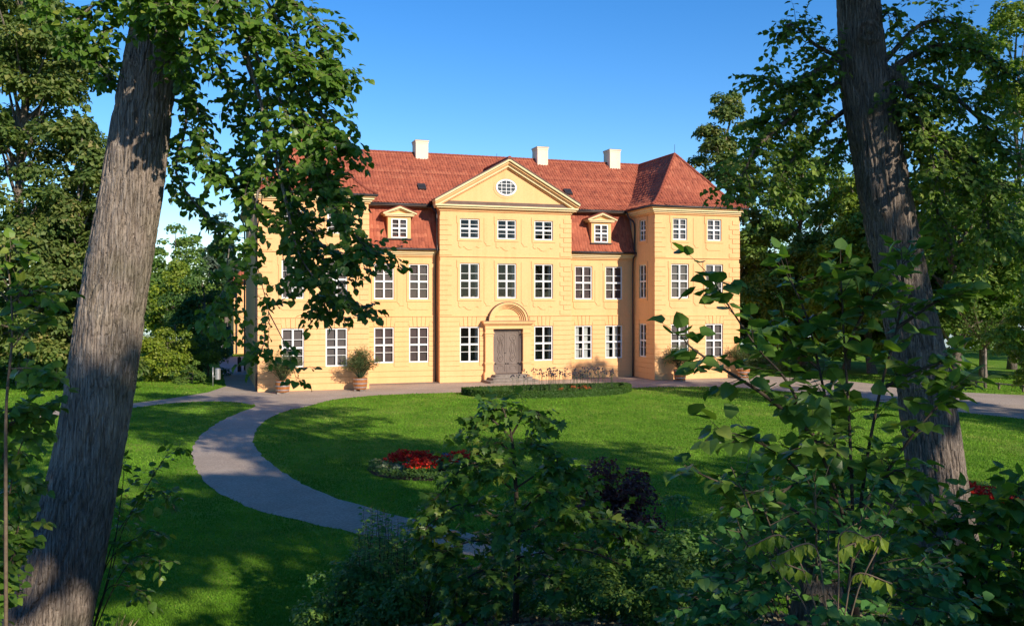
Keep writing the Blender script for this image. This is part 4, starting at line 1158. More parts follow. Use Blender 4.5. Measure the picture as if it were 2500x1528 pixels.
# ------------------------------------------------------------------ trees made of leaf clumps
def clump_crown(rng, axis_pts, prof, nclump, rc, nleaf, leaf, flat=.75, inner=.45):
    """axis_pts: (z -> xy) base point and top point; prof [(t, radius)]. returns leaf arrays and clump centres"""
    b, tp = np.array(axis_pts[0], float), np.array(axis_pts[1], float)
    ts = np.array([p[0] for p in prof]); rs = np.array([p[1] for p in prof])
    t = np.linspace(ts[0], ts[-1], 200); wgt = np.interp(t, ts, rs) + .25 * rs.max(); wgt /= wgt.sum()
    tt = rng.choice(t, nclump, p=wgt) + rng.normal(0, .01, nclump)
    R = np.interp(tt, ts, rs)
    a = rng.random(nclump) * 2 * np.pi; k = np.sqrt(inner ** 2 + (1 - inner ** 2) * rng.random(nclump)) * (1 + .14 * rng.standard_normal(nclump))
    C = b + np.outer(tt, tp - b) + np.stack([np.cos(a) * R * k, np.sin(a) * R * k, rng.normal(0, .3, nclump)], 1)
    r_c = rc * (.55 + .75 * rng.random(nclump)) * (.6 + .4 * R / rs.max())
    idx = rng.integers(0, nclump, nleaf) if nclump < 3 else rng.choice(nclump, nleaf, p=(r_c ** 2) / (r_c ** 2).sum())
    d = rng.standard_normal((nleaf, 3)); d /= np.linalg.norm(d, axis=1, keepdims=True)
    d[:, 2] = np.where(d[:, 2] < -.35, -d[:, 2] * .6, d[:, 2])
    rad = r_c[idx] * (.55 + .5 * rng.random(nleaf) ** .6)
    P = C[idx] + d * rad[:, None] * np.array([1, 1, flat])
    N = d * .8 + np.array([0, 0, .6]) + .45 * rng.standard_normal((nleaf, 3))
    Dr = np.cross(N, rng.standard_normal((nleaf, 3))) + np.array([0, 0, -.3]) + d * .25
    S = leaf * (.6 + .7 * rng.random(nleaf))
    return P, Dr, N, S, C, idx
def clump_tree(name, label, cat, base, height, prof, mat, seed, nclump=60, rc=1.5, nleaf=16000, leaf=.28, trunk_r=.28, lean=(0, 0), bark='bark_dark', group=None, shape='rhomb', t_first=.15, inner=.45, trunk_top=.85, flat=.75):
    rng = np.random.default_rng(seed)
    bx, by = base; bz = ground_z(bx, by)
    root = thing(name, label, cat, (bx, by, bz), group)
    B = np.array([bx, by, bz]); T = np.array([bx + lean[0], by + lean[1], bz + height])
    P, Dr, N, S, C, idx = clump_crown(rng, (B, T), prof, nclump, rc, nleaf, leaf, flat, inner)
    P[:, 2] = np.maximum(P[:, 2], bz + .05)
    V, Tr, nv = merge_leaves(P, Dr, N, S, shape, rng)
    cv = rng.normal(0, .13, len(C))
    rv = np.repeat(np.clip(rng.normal(.45, .2, len(P)) + cv[idx], 0, 1), nv)
    o = bpy.data.objects.new('crown', np_mesh('crown', V, Tr, mat, rv)); child(o, root); tag(o, kind='stuff')
    w = MB()
    ax = [Vector(B + (T - B) * f) + Vector((rng.normal(0, .012 * height * (f > 0)), rng.normal(0, .012 * height * (f > 0)), 0)) for f in np.linspace(0, trunk_top, 6)]
    ax[0].z -= .15
    ac = catmull(ax, 4)
    w.tube(ac, [trunk_r * (1.25 if i == 0 else 1) * (1 - .85 * i / (len(ac) - 1)) for i in range(len(ac))], 10)
    w.build('trunk', M[bark], root, True)
    lm = MB()
    for c in C[rng.permutation(len(C))[:max(8, nclump // 3)]]:
        f = max(t_first * .9, min(trunk_top * .95, (c[2] - bz) / height - .14 + rng.normal(0, .03)))
        p0 = ac[min(len(ac) - 1, int(f / trunk_top * (len(ac) - 1)))]; p1 = Vector(c)
        mid = p0.lerp(p1, .55) + Vector((0, 0, -.05 * (p1 - p0).length))
        q = catmull([p0, mid, p1], 5)
        lm.tube(q, [trunk_r * .32 * (1 - .85 * i / (len(q) - 1)) for i in range(len(q))], 5, False)
    tag(lm.build('limbs', M[bark], root, True), kind='stuff')
    return root
def gpos(px, D): return rd_to_xy((px - CX) / FPX * D, D)
OVO = lambda t0, r: [(t0, r * .55), (t0 + (1 - t0) * .25, r), (t0 + (1 - t0) * .55, r * .88), (t0 + (1 - t0) * .82, r * .55), (.99, r * .15)]
CONE = lambda t0, r: [(t0, r * .9), (t0 + .12, r), (.55, r * .72), (.8, r * .42), (.99, r * .1)]
L, F_ = M['linden_far'], M
# left background
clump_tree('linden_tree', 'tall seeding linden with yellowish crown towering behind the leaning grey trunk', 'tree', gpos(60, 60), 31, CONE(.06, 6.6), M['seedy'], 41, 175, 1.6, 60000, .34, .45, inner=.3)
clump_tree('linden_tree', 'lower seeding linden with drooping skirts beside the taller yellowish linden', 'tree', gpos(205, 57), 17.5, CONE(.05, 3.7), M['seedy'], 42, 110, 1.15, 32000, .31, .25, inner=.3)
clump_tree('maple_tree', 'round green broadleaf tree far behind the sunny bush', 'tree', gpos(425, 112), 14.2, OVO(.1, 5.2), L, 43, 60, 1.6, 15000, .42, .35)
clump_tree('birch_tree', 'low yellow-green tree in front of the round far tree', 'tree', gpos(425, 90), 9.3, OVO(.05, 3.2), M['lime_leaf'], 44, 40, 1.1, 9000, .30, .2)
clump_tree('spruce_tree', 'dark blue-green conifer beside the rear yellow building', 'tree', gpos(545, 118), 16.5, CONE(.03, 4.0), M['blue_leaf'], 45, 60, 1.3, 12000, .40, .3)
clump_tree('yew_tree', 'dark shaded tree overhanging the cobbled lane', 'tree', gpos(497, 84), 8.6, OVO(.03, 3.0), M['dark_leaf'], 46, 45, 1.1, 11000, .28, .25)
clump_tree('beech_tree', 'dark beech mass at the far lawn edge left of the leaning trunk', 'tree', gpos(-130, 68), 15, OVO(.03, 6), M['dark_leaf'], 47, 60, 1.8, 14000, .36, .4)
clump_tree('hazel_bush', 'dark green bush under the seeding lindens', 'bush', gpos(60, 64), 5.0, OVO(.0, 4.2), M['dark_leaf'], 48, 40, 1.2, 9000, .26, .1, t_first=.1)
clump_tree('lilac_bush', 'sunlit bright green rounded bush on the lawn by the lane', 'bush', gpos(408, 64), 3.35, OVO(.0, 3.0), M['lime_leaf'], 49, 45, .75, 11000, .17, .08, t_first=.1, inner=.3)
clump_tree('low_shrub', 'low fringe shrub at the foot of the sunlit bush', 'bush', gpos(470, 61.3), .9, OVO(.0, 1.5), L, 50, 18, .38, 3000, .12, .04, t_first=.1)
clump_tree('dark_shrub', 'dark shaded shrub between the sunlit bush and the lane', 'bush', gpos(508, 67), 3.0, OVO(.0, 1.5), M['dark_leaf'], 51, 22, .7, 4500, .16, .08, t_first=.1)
for i, (px, D, h, r) in enumerate(((-260, 120, 17, 8), (-20, 135, 16, 8), (180, 140, 15, 8), (330, 150, 15, 7), (610, 165, 13, 7))):
    clump_tree('woodland_tree', 'dull green tree in the far woodland belt behind the left lawn', 'tree', gpos(px, D), h, OVO(.04, r), L, 60 + i, 40, 2.4, 7000, .65, .4, group='far woodland trees left')
# right background
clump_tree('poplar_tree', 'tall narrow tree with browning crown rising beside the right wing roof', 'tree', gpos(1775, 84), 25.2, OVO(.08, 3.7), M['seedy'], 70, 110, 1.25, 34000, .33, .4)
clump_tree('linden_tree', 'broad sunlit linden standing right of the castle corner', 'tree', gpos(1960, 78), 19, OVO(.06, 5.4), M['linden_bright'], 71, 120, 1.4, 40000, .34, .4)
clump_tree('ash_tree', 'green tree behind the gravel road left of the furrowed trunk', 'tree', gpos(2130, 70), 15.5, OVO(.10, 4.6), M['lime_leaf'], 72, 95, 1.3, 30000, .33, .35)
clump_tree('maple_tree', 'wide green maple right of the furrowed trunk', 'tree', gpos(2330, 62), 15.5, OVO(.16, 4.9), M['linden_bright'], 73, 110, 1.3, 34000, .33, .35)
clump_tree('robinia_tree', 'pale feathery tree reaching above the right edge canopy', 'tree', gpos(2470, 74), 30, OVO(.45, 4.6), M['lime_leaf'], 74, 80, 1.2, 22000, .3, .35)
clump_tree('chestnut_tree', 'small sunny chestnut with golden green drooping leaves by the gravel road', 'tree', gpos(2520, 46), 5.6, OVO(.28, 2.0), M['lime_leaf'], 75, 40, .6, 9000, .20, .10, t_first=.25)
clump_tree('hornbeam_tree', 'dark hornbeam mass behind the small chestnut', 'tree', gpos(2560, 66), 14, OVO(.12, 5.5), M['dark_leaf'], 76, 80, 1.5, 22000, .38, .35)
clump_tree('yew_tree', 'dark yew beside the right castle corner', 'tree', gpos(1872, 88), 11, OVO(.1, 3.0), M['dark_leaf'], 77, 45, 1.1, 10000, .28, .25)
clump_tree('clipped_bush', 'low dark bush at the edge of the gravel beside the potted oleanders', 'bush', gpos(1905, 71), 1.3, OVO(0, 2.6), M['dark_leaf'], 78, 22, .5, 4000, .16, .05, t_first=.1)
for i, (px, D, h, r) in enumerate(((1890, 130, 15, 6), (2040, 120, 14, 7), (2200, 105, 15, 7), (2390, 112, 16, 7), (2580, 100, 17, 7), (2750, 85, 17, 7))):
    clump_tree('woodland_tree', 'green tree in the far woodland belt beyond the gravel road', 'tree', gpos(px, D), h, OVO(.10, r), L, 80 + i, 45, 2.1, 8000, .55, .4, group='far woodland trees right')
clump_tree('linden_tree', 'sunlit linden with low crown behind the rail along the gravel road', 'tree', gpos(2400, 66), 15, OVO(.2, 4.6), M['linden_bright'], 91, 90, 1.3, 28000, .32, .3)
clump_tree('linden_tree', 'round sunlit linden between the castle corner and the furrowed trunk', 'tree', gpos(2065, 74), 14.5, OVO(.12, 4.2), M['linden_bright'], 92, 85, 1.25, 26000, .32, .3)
# staked young tree by the road
yt = thing('young_tree', 'slim young tree with pale bare stem beside the gravel road', 'tree', (*gpos(2405, 58), 0))
pl = Plant(90); b0 = Vector((*gpos(2405, 58), 0))
MB().tube([b0, b0 + Vector((.02, 0, 1.4)), b0 + Vector((.05, .02, 2.6))], [.10, .085, .075], 8).build('trunk', M['bark'], yt, True)
for k in range(9):
    a = k * .7; pl.bough([b0 + Vector((.05, .02, 2.5)), b0 + Vector((math.cos(a) * .7, math.sin(a) * .7, 3.6)), b0 + Vector((math.cos(a) * 1.6, math.sin(a) * 1.6, 4.5 + .3 * (k % 3)))], .04, .012, 26, (.4, .9), .17, .6)
pl.finish(yt, 'rhomb', M['linden_far'], M['twig'], 0, 'crown', 'limbs')

# trees behind the photographer and off to the right: unseen, crowns set to shape shade on lawn and trunk
def park(r, D): return rd_to_xy(r, D)
for i, (r, D, h, cr, t0, nl_) in enumerate(((29.5, 35.5, 20.6, 4.4, .35, 8000), (18, 3, 20.5, 5.5, .42, 11000), (26, 5, 16.5, 5.0, .4, 6500), (14.5, -2.5, 15.5, 4.4, .64, 9000), (12, -5, 9.5, 4.0, .4, 1500), (10.4, -7.4, 13.4, 1.5, .87, 1500), (24, -8, 16, 5.5, .25, 7000), (43, 22, 20, 6, .28, 9000))):
    clump_tree('shade_tree', 'unseen tree set out of view to shade the lawn and trunk', 'tree', park(r, D), h, OVO(t0, cr), L, 200 + i, 60, 1.3, nl_, .40, .4, group='unseen shade trees around the rampart')

# ------------------------------------------------------------------ near linden on the left
SUNV = (math.sin(SUN_AZ) * math.cos(SUN_EL), -math.cos(SUN_AZ) * math.cos(SUN_EL), math.sin(SUN_EL))
DL = 13.0
cpts = [at(70, 1740, DL), at(112, 1528, DL), at(166, 1320, DL), at(216, 1112, DL), at(250, 900, DL), at(278, 700, DL), at(318, 465, DL), at(362, 200, DL), at(392, 20, DL), at(420, -160, DL)]
pxw = [250, 204, 182, 166, 160, 155, 147, 132, 118, 104]
gz = ground_z(cpts[0].x, cpts[0].y)
lt = thing('linden_tree', 'old leaning linden with grey furrowed trunk and leafy boughs hanging before the castle', 'tree', (cpts[0].x, cpts[0].y, gz))
bark_trunk('trunk', cpts, [p / FPX * DL / 2 for p in pxw], M['bark'], lt, 5, 230, .026, .026, 46, .06, 2.0, burls=((.9, .77, .12, .02),))
def lim(*p): return [at(x, y, D) for x, y, D in p]
pl = Plant(101)
cs = cpts[-1]
pl.bough([cpts[8], at(560, -200, 12.6), at(760, -160, 12.3)], .17, .05, 60, (.4, .8), .11, .6, sub=1)
pl.bough([cpts[8], at(330, -220, 13.2), at(200, -150, 13)], .15, .04, 40, (.4, .8), .11, .6, sub=1)
LE = .102
for pts, n, tl, sub in (
    (lim((470, -60, 12.5), (620, -40, 12.2), (760, 40, 12), (790, 140, 11.8), (830, 185, 11.7)), 42, (.35, .75), 1),
    (lim((600, -80, 12.4), (700, 90, 12.1), (760, 240, 11.9), (810, 310, 11.7), (840, 360, 11.6)), 40, (.35, .75), 1),
    (lim((520, -60, 12.3), (640, 160, 11.9), (740, 360, 11.6), (820, 520, 11.4), (920, 625, 11.2)), 46, (.35, .7), 1),
    (lim((560, 40, 12.6), (640, 260, 12.2), (700, 440, 12.0), (770, 600, 11.8), (860, 730, 11.6)), 32, (.3, .6), 1),
    (lim((560, -40, 12.8), (640, 180, 12.6), (690, 380, 12.4), (720, 560, 12.2), (780, 700, 12.1), (800, 770, 12.0)), 34, (.3, .55), 1),
    (lim((600, 120, 12.0), (650, 320, 11.8), (630, 470, 11.7), (600, 600, 11.6), (545, 710, 11.5), (515, 775, 11.4)), 34, (.3, .55), 1),
    (lim((640, 300, 12.2), (690, 480, 12.0), (790, 600, 11.8), (850, 640, 11.7)), 22, (.3, .6), 1),
    (lim((420, 40, 12.9), (470, 220, 12.8), (505, 360, 12.7), (535, 430, 12.6)), 34, (.3, .6), 1),
    (lim((430, 60, 13.2), (455, 280, 13.3), (430, 420, 13.3), (480, 500, 13.2), (530, 560, 13.1), (545, 600, 13)), 36, (.25, .5), 1),
    (lim((470, 20, 13.1), (560, 220, 13.0), (610, 380, 12.9), (600, 470, 12.8)), 40, (.35, .6), 1),
    (lim((480, -60, 12.3), (440, 30, 12.1), (415, 110, 12.0), (450, 190, 12.0)), 24, (.25, .5), 1),
    (lim((430, -80, 12.2), (380, -10, 12.1), (360, 60, 12.0)), 22, (.25, .5), 1),
    (lim((340, 10, 12.9), (280, 60, 12.8), (235, 130, 12.7), (270, 200, 12.7)), 26, (.25, .5), 1),
    (lim((330, -40, 12.8), (250, 0, 12.6), (190, 50, 12.5), (185, 110, 12.5)), 24, (.25, .5), 1),
    (lim((140, -120, 12.5), (70, -40, 12.4), (115, 30, 12.3)), 22, (.25, .5), 0),
    (lim((480, -80, 12.0), (600, 40, 11.8), (700, 130, 11.6), (790, 190, 11.5)), 44, (.35, .7), 1),
    (lim((560, -170, 12.2), (500, -90, 11.4), (450, -30, 11.1), (420, 30, 11.0)), 30, (.3, .6), 1),
    (lim((520, -200, 12.2), (430, -120, 11.3), (370, -60, 11.1), (350, -10, 11.0)), 30, (.3, .6), 1),
    (lim((600, -180, 12.0), (560, -60, 11.4), (520, 30, 11.2), (500, 110, 11.2)), 26, (.3, .6), 1),
    (lim((660, 330, 11.9), (700, 500, 11.7), (730, 620, 11.6), (800, 720, 11.5)), 15, (.3, .6), 1),
    (lim((700, 200, 11.9), (760, 330, 11.7), (800, 430, 11.6), (830, 480, 11.6)), 34, (.3, .6), 1)):
    pl.bough(pts, .026, .006, int(n * 1.45), (tl[0] * .8, tl[1] * .72), LE, .8, .8, sub=sub, face=SUNV, gap=.55)
# thin hanging shoots with bare stretches, before the left wing
for pts, n in ((lim((640, 480, 11.9), (625, 620, 11.8), (655, 760, 11.7), (655, 840, 11.7)), 9), (lim((655, 760, 11.7), (700, 850, 11.6), (725, 930, 11.6)), 9), (lim((650, 780, 11.7), (640, 850, 11.7), (600, 880, 11.7)), 8),
               (lim((720, 520, 12.0), (690, 600, 11.9), (700, 720, 11.9), (650, 740, 11.9)), 12), (lim((560, 600, 11.8), (555, 700, 11.8), (600, 820, 11.8), (620, 870, 11.8)), 10), (lim((800, 640, 11.8), (860, 740, 11.7), (905, 755, 11.7)), 10), (lim((760, 600, 12), (800, 720, 11.9), (760, 775, 11.9)), 14)):
    pl.bough(pts, .008, .003, n, (.12, .3), LE, .8, .8, t0=.35, face=SUNV)
rng = np.random.default_rng(77)      # upper crown above the picture
P, Dr, N, S, C, idx = clump_crown(rng, (np.array(cpts[7]), np.array(cpts[7]) + np.array([.8, 0, 14])), [(.16, 4.0), (.4, 5.0), (.75, 3.6), (1, 1)], 70, 1.3, 9000, .26)
ok = P[:, 2] > EYE + (HY + 110) / FPX * (P[:, 0] * SA + P[:, 1] * CA)
for i in np.nonzero(ok)[0]: pl.leaf(P[i], Dr[i], N[i], S[i])
for k in range(5): pl.wood.tube(catmull([cpts[-1], Vector(C[k * 9]).lerp(cpts[-1], .5) + Vector((0, 0, .8)), Vector(C[k * 9])], 6), [.2 * (1 - i / 14) for i in range(13)], 8, False)
print('left linden leaves', pl.finish(lt, 'heart', M['linden'], M['bark'], 300, 'crown', 'limbs'))

# ------------------------------------------------------------------ near tree on the right
DR = 18.0
cpts = [at(2345, 1560, DR), at(2322, 1400, DR), at(2302, 1250, DR), at(2262, 975, DR), at(2205, 697, DR), at(2158, 465, DR), at(2134, 325, DR), at(2110, 186, DR), at(2096, 0, DR), at(2088, -200, DR), at(2080, -420, DR)]
pxw = [170, 148, 138, 132, 128, 126, 122, 112, 108, 100, 84]
gz = ground_z(cpts[0].x, cpts[0].y)
rt = thing('linden_tree', 'old linden with dark deeply furrowed leaning trunk rising behind the foreground sapling', 'tree', (cpts[0].x, cpts[0].y, gz))
bark_trunk('trunk', cpts, [p / FPX * DR / 2 for p in pxw], M['bark_dark'], rt, 9, 200, .035, .038, 38, .08, 1.6, burls=((12.0, .69, .28, .10), (10.6, .93, .25, .12)))
pl = Plant(102)
sb = at(2170, 190, DR)
MB().tube(catmull([at(2130, 225, DR), at(2180, 180, 17.8), at(2205, 200, 17.6), at(2222, 235, 17.4)], 5), [.26, .2] + [.16 - .006 * i for i in range(14)], 9).build('broken_limb', M['bark_dark'], rt, True)
LR = .112
for pts, n, tl, r0 in (
    (lim((2080, 130, 18), (2000, 170, 17.8), (1930, 210, 17.6), (1860, 190, 17.5)), 60, (.4, .9), .07),
    (lim((2070, 150, 18), (1990, 110, 17.8), (1935, 60, 17.6), (1905, 90, 17.6)), 40, (.3, .7), .05),
    (lim((2085, 180, 18.2), (1990, 240, 18), (1890, 320, 17.8), (1835, 380, 17.7), (1800, 470, 17.6)), 84, (.4, .9), .07),
    (lim((2090, 250, 18.4), (2000, 320, 18.4), (1930, 400, 18.3), (1900, 470, 18.2)), 64, (.4, .9), .06),
    (lim((2070, 100, 18.6), (1980, 200, 18.8), (1900, 270, 18.8), (1840, 300, 18.8)), 60, (.4, .8), .05),
    (lim((2100, 300, 18.6), (2040, 360, 18.8), (2000, 430, 18.9), (1950, 480, 19)), 46, (.4, .8), .05),
    (lim((2140, 60, 18), (2180, 20, 17.8), (2190, 60, 17.7)), 14, (.25, .5), .03),
    (lim((2150, 190, 18), (2260, 120, 17.8), (2380, 120, 17.6), (2480, 200, 17.5)), 90, (.4, 1.0), .08),
    (lim((2160, 210, 18), (2280, 210, 17.8), (2390, 290, 17.6), (2460, 380, 17.5)), 90, (.4, 1.0), .07),
    (lim((2165, 230, 18), (2240, 300, 17.7), (2330, 400, 17.5), (2400, 500, 17.4), (2420, 600, 17.3)), 100, (.4, 1.0), .07),
    (lim((2165, 200, 17.7), (2230, 240, 17.4), (2260, 340, 17.2), (2290, 440, 17.1)), 60, (.35, .8), .05),
    (lim((2160, 150, 18.5), (2250, 60, 18.8), (2340, 60, 18.9), (2420, 110, 19)), 60, (.4, .9), .06),
    (lim((2180, 260, 18.5), (2300, 330, 18.8), (2380, 430, 18.9), (2480, 470, 19)), 80, (.4, .9), .06),
    (lim((2170, 260, 18.2), (2240, 380, 18.4), (2290, 520, 18.5), (2320, 640, 18.6)), 70, (.4, .9), .05),
    (lim((2350, 360, 17.8), (2440, 480, 17.6), (2490, 620, 17.5)), 60, (.4, .9), .04)):
    pl.bough(pts, r0, .012, int(n * .8), tl, LR, .8, .9, sub=1, gap=.62, face=SUNV)
rng = np.random.default_rng(78)
P, Dr, N, S, C, idx = clump_crown(rng, (np.array(cpts[8]), np.array(cpts[8]) + np.array([-.5, 0, 12])), [(.12, 4.6), (.4, 5.6), (.75, 4.0), (1, 1)], 80, 1.4, 10000, .26)
ok = P[:, 2] > EYE + (HY + 110) / FPX * (P[:, 0] * SA + P[:, 1] * CA)
for i in np.nonzero(ok)[0]: pl.leaf(P[i], Dr[i], N[i], S[i])
for k in range(5): pl.wood.tube(catmull([cpts[-1], Vector(C[k * 9]).lerp(cpts[-1], .5) + Vector((0, 0, .8)), Vector(C[k * 9])], 6), [.2 * (1 - i / 14) for i in range(13)], 8, False)
print('right linden leaves', pl.finish(rt, 'heart', M['linden_bright'], M['bark_dark'], 300, 'crown', 'limbs'))
# ------------------------------------------------------------------ planted tubs before the castle
def tub_mesh():
    prof = [(.36, .10), (.385, .16), (.42, .40), (.435, .62), (.44, .80), (.41, .80), (.40, .74)]
    body = MB(); seg = 32
    vs, fs = [], []
    for r, z in prof:
        for k in range(seg):
            a = 2 * math.pi * k / seg; rr = r * (.985 if k % 2 else 1.0)
            vs.append((rr * math.cos(a), rr * math.sin(a), z))
    for i in range(len(prof) - 1):
        for k in range(seg): fs.append((i * seg + k, i * seg + (k + 1) % seg, (i + 1) * seg + (k + 1) % seg, (i + 1) * seg + k))
    fs.append(tuple(range(seg - 1, -1, -1))); body.add(vs, fs)
    hoops = []
    for z, r in ((.20, .397), (.44, .428), (.70, .442)):
        hoops.append(MB().lathe([(r, z), (r + .008, z), (r + .010, z + .055), (r + .001, z + .055)], (0, 0, 0), 32))
    soil = MB().lathe([(.40, .73), (.39, .75), (.1, .77)], (0, 0, 0), 24)
    feet = MB().box(-.34, .34, -.26, -.14, 0, .10); feet.box(-.34, .34, .14, .26, 0, .10)
    return body, hoops, soil, feet
def to_mesh(name, mb, mat, smooth=False):
    me = bpy.data.meshes.new(name); me.from_pydata(mb.v, [], mb.f); me.materials.append(mat)
    if smooth: me.polygons.foreach_set('use_smooth', [True] * len(me.polygons))
    return me
body, hoops, soil_, feet = tub_mesh()
tm = [('staves', to_mesh('staves', body, M['wood'])), ('soil', to_mesh('soil', soil_, M['soil'])), ('feet', to_mesh('feet', feet, M['stone']))] + [('hoop', to_mesh('hoop', h, M['steel'])) for h in hoops]
tubs = ((4.3, 55.85, 'barrel tub before the left wing, the one next to its outer corner', 'oleander half hidden by the hanging linden shoots at the left wing corner', 1.12),
        (8.97, 56.2, 'barrel tub at the inner corner of the left wing', 'bushy oleander at the inner corner of the left wing', 1.25),
        (31.05, 56.2, 'barrel tub before the right wing, beside its inner corner', 'oleander under the right wing window next to the inner corner', 1.15),
        (36.25, 56.4, 'barrel tub at the outer corner of the right wing', 'wide pale oleander at the outer corner of the right wing', 1.25))
for i, (x, y, l1, l2, sc) in enumerate(tubs):
    t = thing('barrel_planter', 'oak ' + l1, 'planter', (x, y, .012), 'barrel planters before the castle')
    for nm, me in tm:
        o = bpy.data.objects.new(nm, me); COL.objects.link(o); o.parent = t; o.rotation_euler.z = i
    pl = Plant(300 + i); b = Vector((x, y, .77))
    ol = thing('oleander', l2, 'shrub', b, 'potted oleanders')
    for k in range(70):
        a = pl.rg.uniform(0, 6.28); q = pl.rg.random() ** .55; h = pl.rg.uniform(.85, 1.6) * sc
        tip = b + Vector((math.cos(a) * .95 * q * sc, math.sin(a) * .95 * q * sc, h * (1 - .35 * q * q)))
        pl.bough([b + Vector((math.cos(a) * .08, math.sin(a) * .08, 0)), b.lerp(tip, .55) + Vector((0, 0, .15)), tip], .010, .003, 7, (.16, .34), .19, .1, 1.0, t0=.3, gap=.16, hang=.0)
    pl.finish(ol, 'lance', M['oleander'], M['green_stem'], 0, 'foliage', 'stems')

# ------------------------------------------------------------------ half-moon hedge with its flowers
hc = Vector((19.65, 52.15, 0))
hz = thing('box_hedge', 'low clipped box hedge in a half-moon before the castle steps', 'hedge', hc)
outline = [(hc.x - 5.2, 52.15), (hc.x - 4.7, 50.6), (hc.x - 3.0, 49.2), (hc.x, 48.6), (hc.x + 3.0, 49.2), (hc.x + 4.7, 50.6), (hc.x + 5.2, 52.15)]
ring = [tuple(p[:2]) for p in catmull([(x, y, 0) for x, y in outline], 7)] + [(hc.x + 5.2 - 10.4 * i / 24, 52.45 - .3 * abs(i - 12) / 12) for i in range(1, 24)]
mb = MB(); n = len(ring); wv = .19
core = []
for i in range(n):
    p, q = Vector((*ring[i - 1], 0)), Vector((*ring[(i + 1) % n], 0)); tg = (q - p).normalized(); nn = Vector((-tg.y, tg.x, 0))
    c = Vector((*ring[i], 0)); core.append((c - nn * wv, c + nn * wv))
v = []
for a, b_ in core: v += [(a.x, a.y, 0), (a.x, a.y, .36), (b_.x, b_.y, .36), (b_.x, b_.y, 0)]
f = []
for i in range(n):
    j = (i + 1) % n
    for k in range(3): f.append((i * 4 + k, j * 4 + k, j * 4 + k + 1, i * 4 + k + 1))
mb.add(v, f); mb.build('hedge_core', M['hedge_core'], hz)
rng = np.random.default_rng(9)
nl = 42000
ii = rng.integers(0, n, nl); fr = rng.random(nl)
A = np.array([list(a) for a, b_ in core]); Bq = np.array([list(b_) for a, b_ in core])
a_ = A[ii] * (1 - fr[:, None]) + A[(ii + 1) % n] * fr[:, None]; b__ = Bq[ii] * (1 - fr[:, None]) + Bq[(ii + 1) % n] * fr[:, None]
which = rng.random(nl); u = rng.random(nl)
P = np.where((which < .36)[:, None], a_, np.where((which < .72)[:, None], b__, a_ * (1 - u[:, None]) + b__ * u[:, None]))
P[:, 2] = np.where(which < .72, rng.random(nl) * .38, .37 + .02 * rng.random(nl))
out = b__ - a_; out /= np.linalg.norm(out, axis=1, keepdims=True)
N = np.where((which < .36)[:, None], -out, np.where((which < .72)[:, None], out, np.array([[0, 0, 1.0]]))) + .6 * rng.standard_normal((nl, 3))
P += .01 * rng.standard_normal((nl, 3))
V, T, nv = merge_leaves(P, np.cross(N, rng.standard_normal((nl, 3))), N, .05 + .035 * rng.random(nl), 'rhomb', rng)
o = bpy.data.objects.new('foliage', np_mesh('foliage', V, T, M['box'], np.repeat(np.clip(rng.normal(.5, .25, nl), 0, 1), nv))); child(o, hz); tag(o, kind='stuff')
sheet('bed_soil', [(hc.x + (x - hc.x) * .97, 51 + (y - 51) * .95) for x, y in ring], .02, M['soil'])

def flower_mesh(seed, n_leaf, rad, h, leaf, lmat, bloom_mat, n_bloom, bl_r, petals=5, lshape='oval', spike=False):
    """one bedding plant: foliage mesh and bloom mesh, both in local coordinates"""
    rg = np.random.default_rng(seed)
    a = rg.random(n_leaf) * 6.283; q = np.sqrt(rg.random(n_leaf)) * rad
    P = np.stack([np.cos(a) * q, np.sin(a) * q, h * (.15 + .75 * rg.random(n_leaf)) * (1 - .4 * (q / rad) ** 2)], 1)
    N = np.stack([np.cos(a) * .5, np.sin(a) * .5, np.full(n_leaf, .8)], 1) + .4 * rg.standard_normal((n_leaf, 3))
    D_ = np.stack([np.cos(a), np.sin(a), .3 * np.ones(n_leaf)], 1) + .5 * rg.standard_normal((n_leaf, 3))
    V, T, nv = merge_leaves(P, D_, N, leaf * (.7 + .6 * rg.random(n_leaf)), lshape, rg)
    fm = np_mesh('foliage', V, T, lmat, np.repeat(rg.random(n_leaf), nv))
    if not n_bloom: return fm, None
    a = rg.random(n_bloom) * 6.283; q = np.sqrt(rg.random(n_bloom)) * rad * .9
    C = np.stack([np.cos(a) * q, np.sin(a) * q, h * (.95 + .25 * rg.random(n_bloom)) * (1 - .3 * (q / rad) ** 2)], 1)
    k = n_bloom * petals
    idx = np.repeat(np.arange(n_bloom), petals)
    d = rg.standard_normal((k, 3)); d[:, 2] = np.abs(d[:, 2]) * .6; d /= np.linalg.norm(d, axis=1, keepdims=True)
    P = C[idx] + d * bl_r * .25 * np.array([1, 1, 3.0 if spike else 1])
    N = np.cross(d, rg.standard_normal((k, 3))) + np.array([0, 0, .9])
    V, T, nv = merge_leaves(P, d, N, bl_r * (.7 + .5 * rg.random(k)), 'oval', rg)
    bm = np_mesh('blooms', V, T, bloom_mat, np.repeat(rg.random(k), nv))
    return fm, bm
FL = {'red': [flower_mesh(s, 90, .24, .27, .09, M['small_leaf'], M['red'], 7, .08, 9) for s in (1, 2, 3)],
      'violet': [flower_mesh(s, 80, .2, .22, .05, M['silver'], M['blue'], 26, .035, 6) for s in (4, 5)],
      'silver': [flower_mesh(s, 150, .24, .24, .10, M['silver'], None, 0, 0) for s in (6, 7)],
      'edge': [flower_mesh(s, 150, .27, .22, .085, M['dark_leaf'], None, 0, 0) for s in (8, 9)],
      'pale': [flower_mesh(s, 90, .22, .24, .06, M['small_leaf'], M['pale'], 30, .035, 5) for s in (10, 11)],
      'orange': [flower_mesh(s, 70, .2, .25, .07, M['small_leaf'], M['orange'], 10, .07, 7) for s in (12, 13)]}
rgf = random.Random(5)
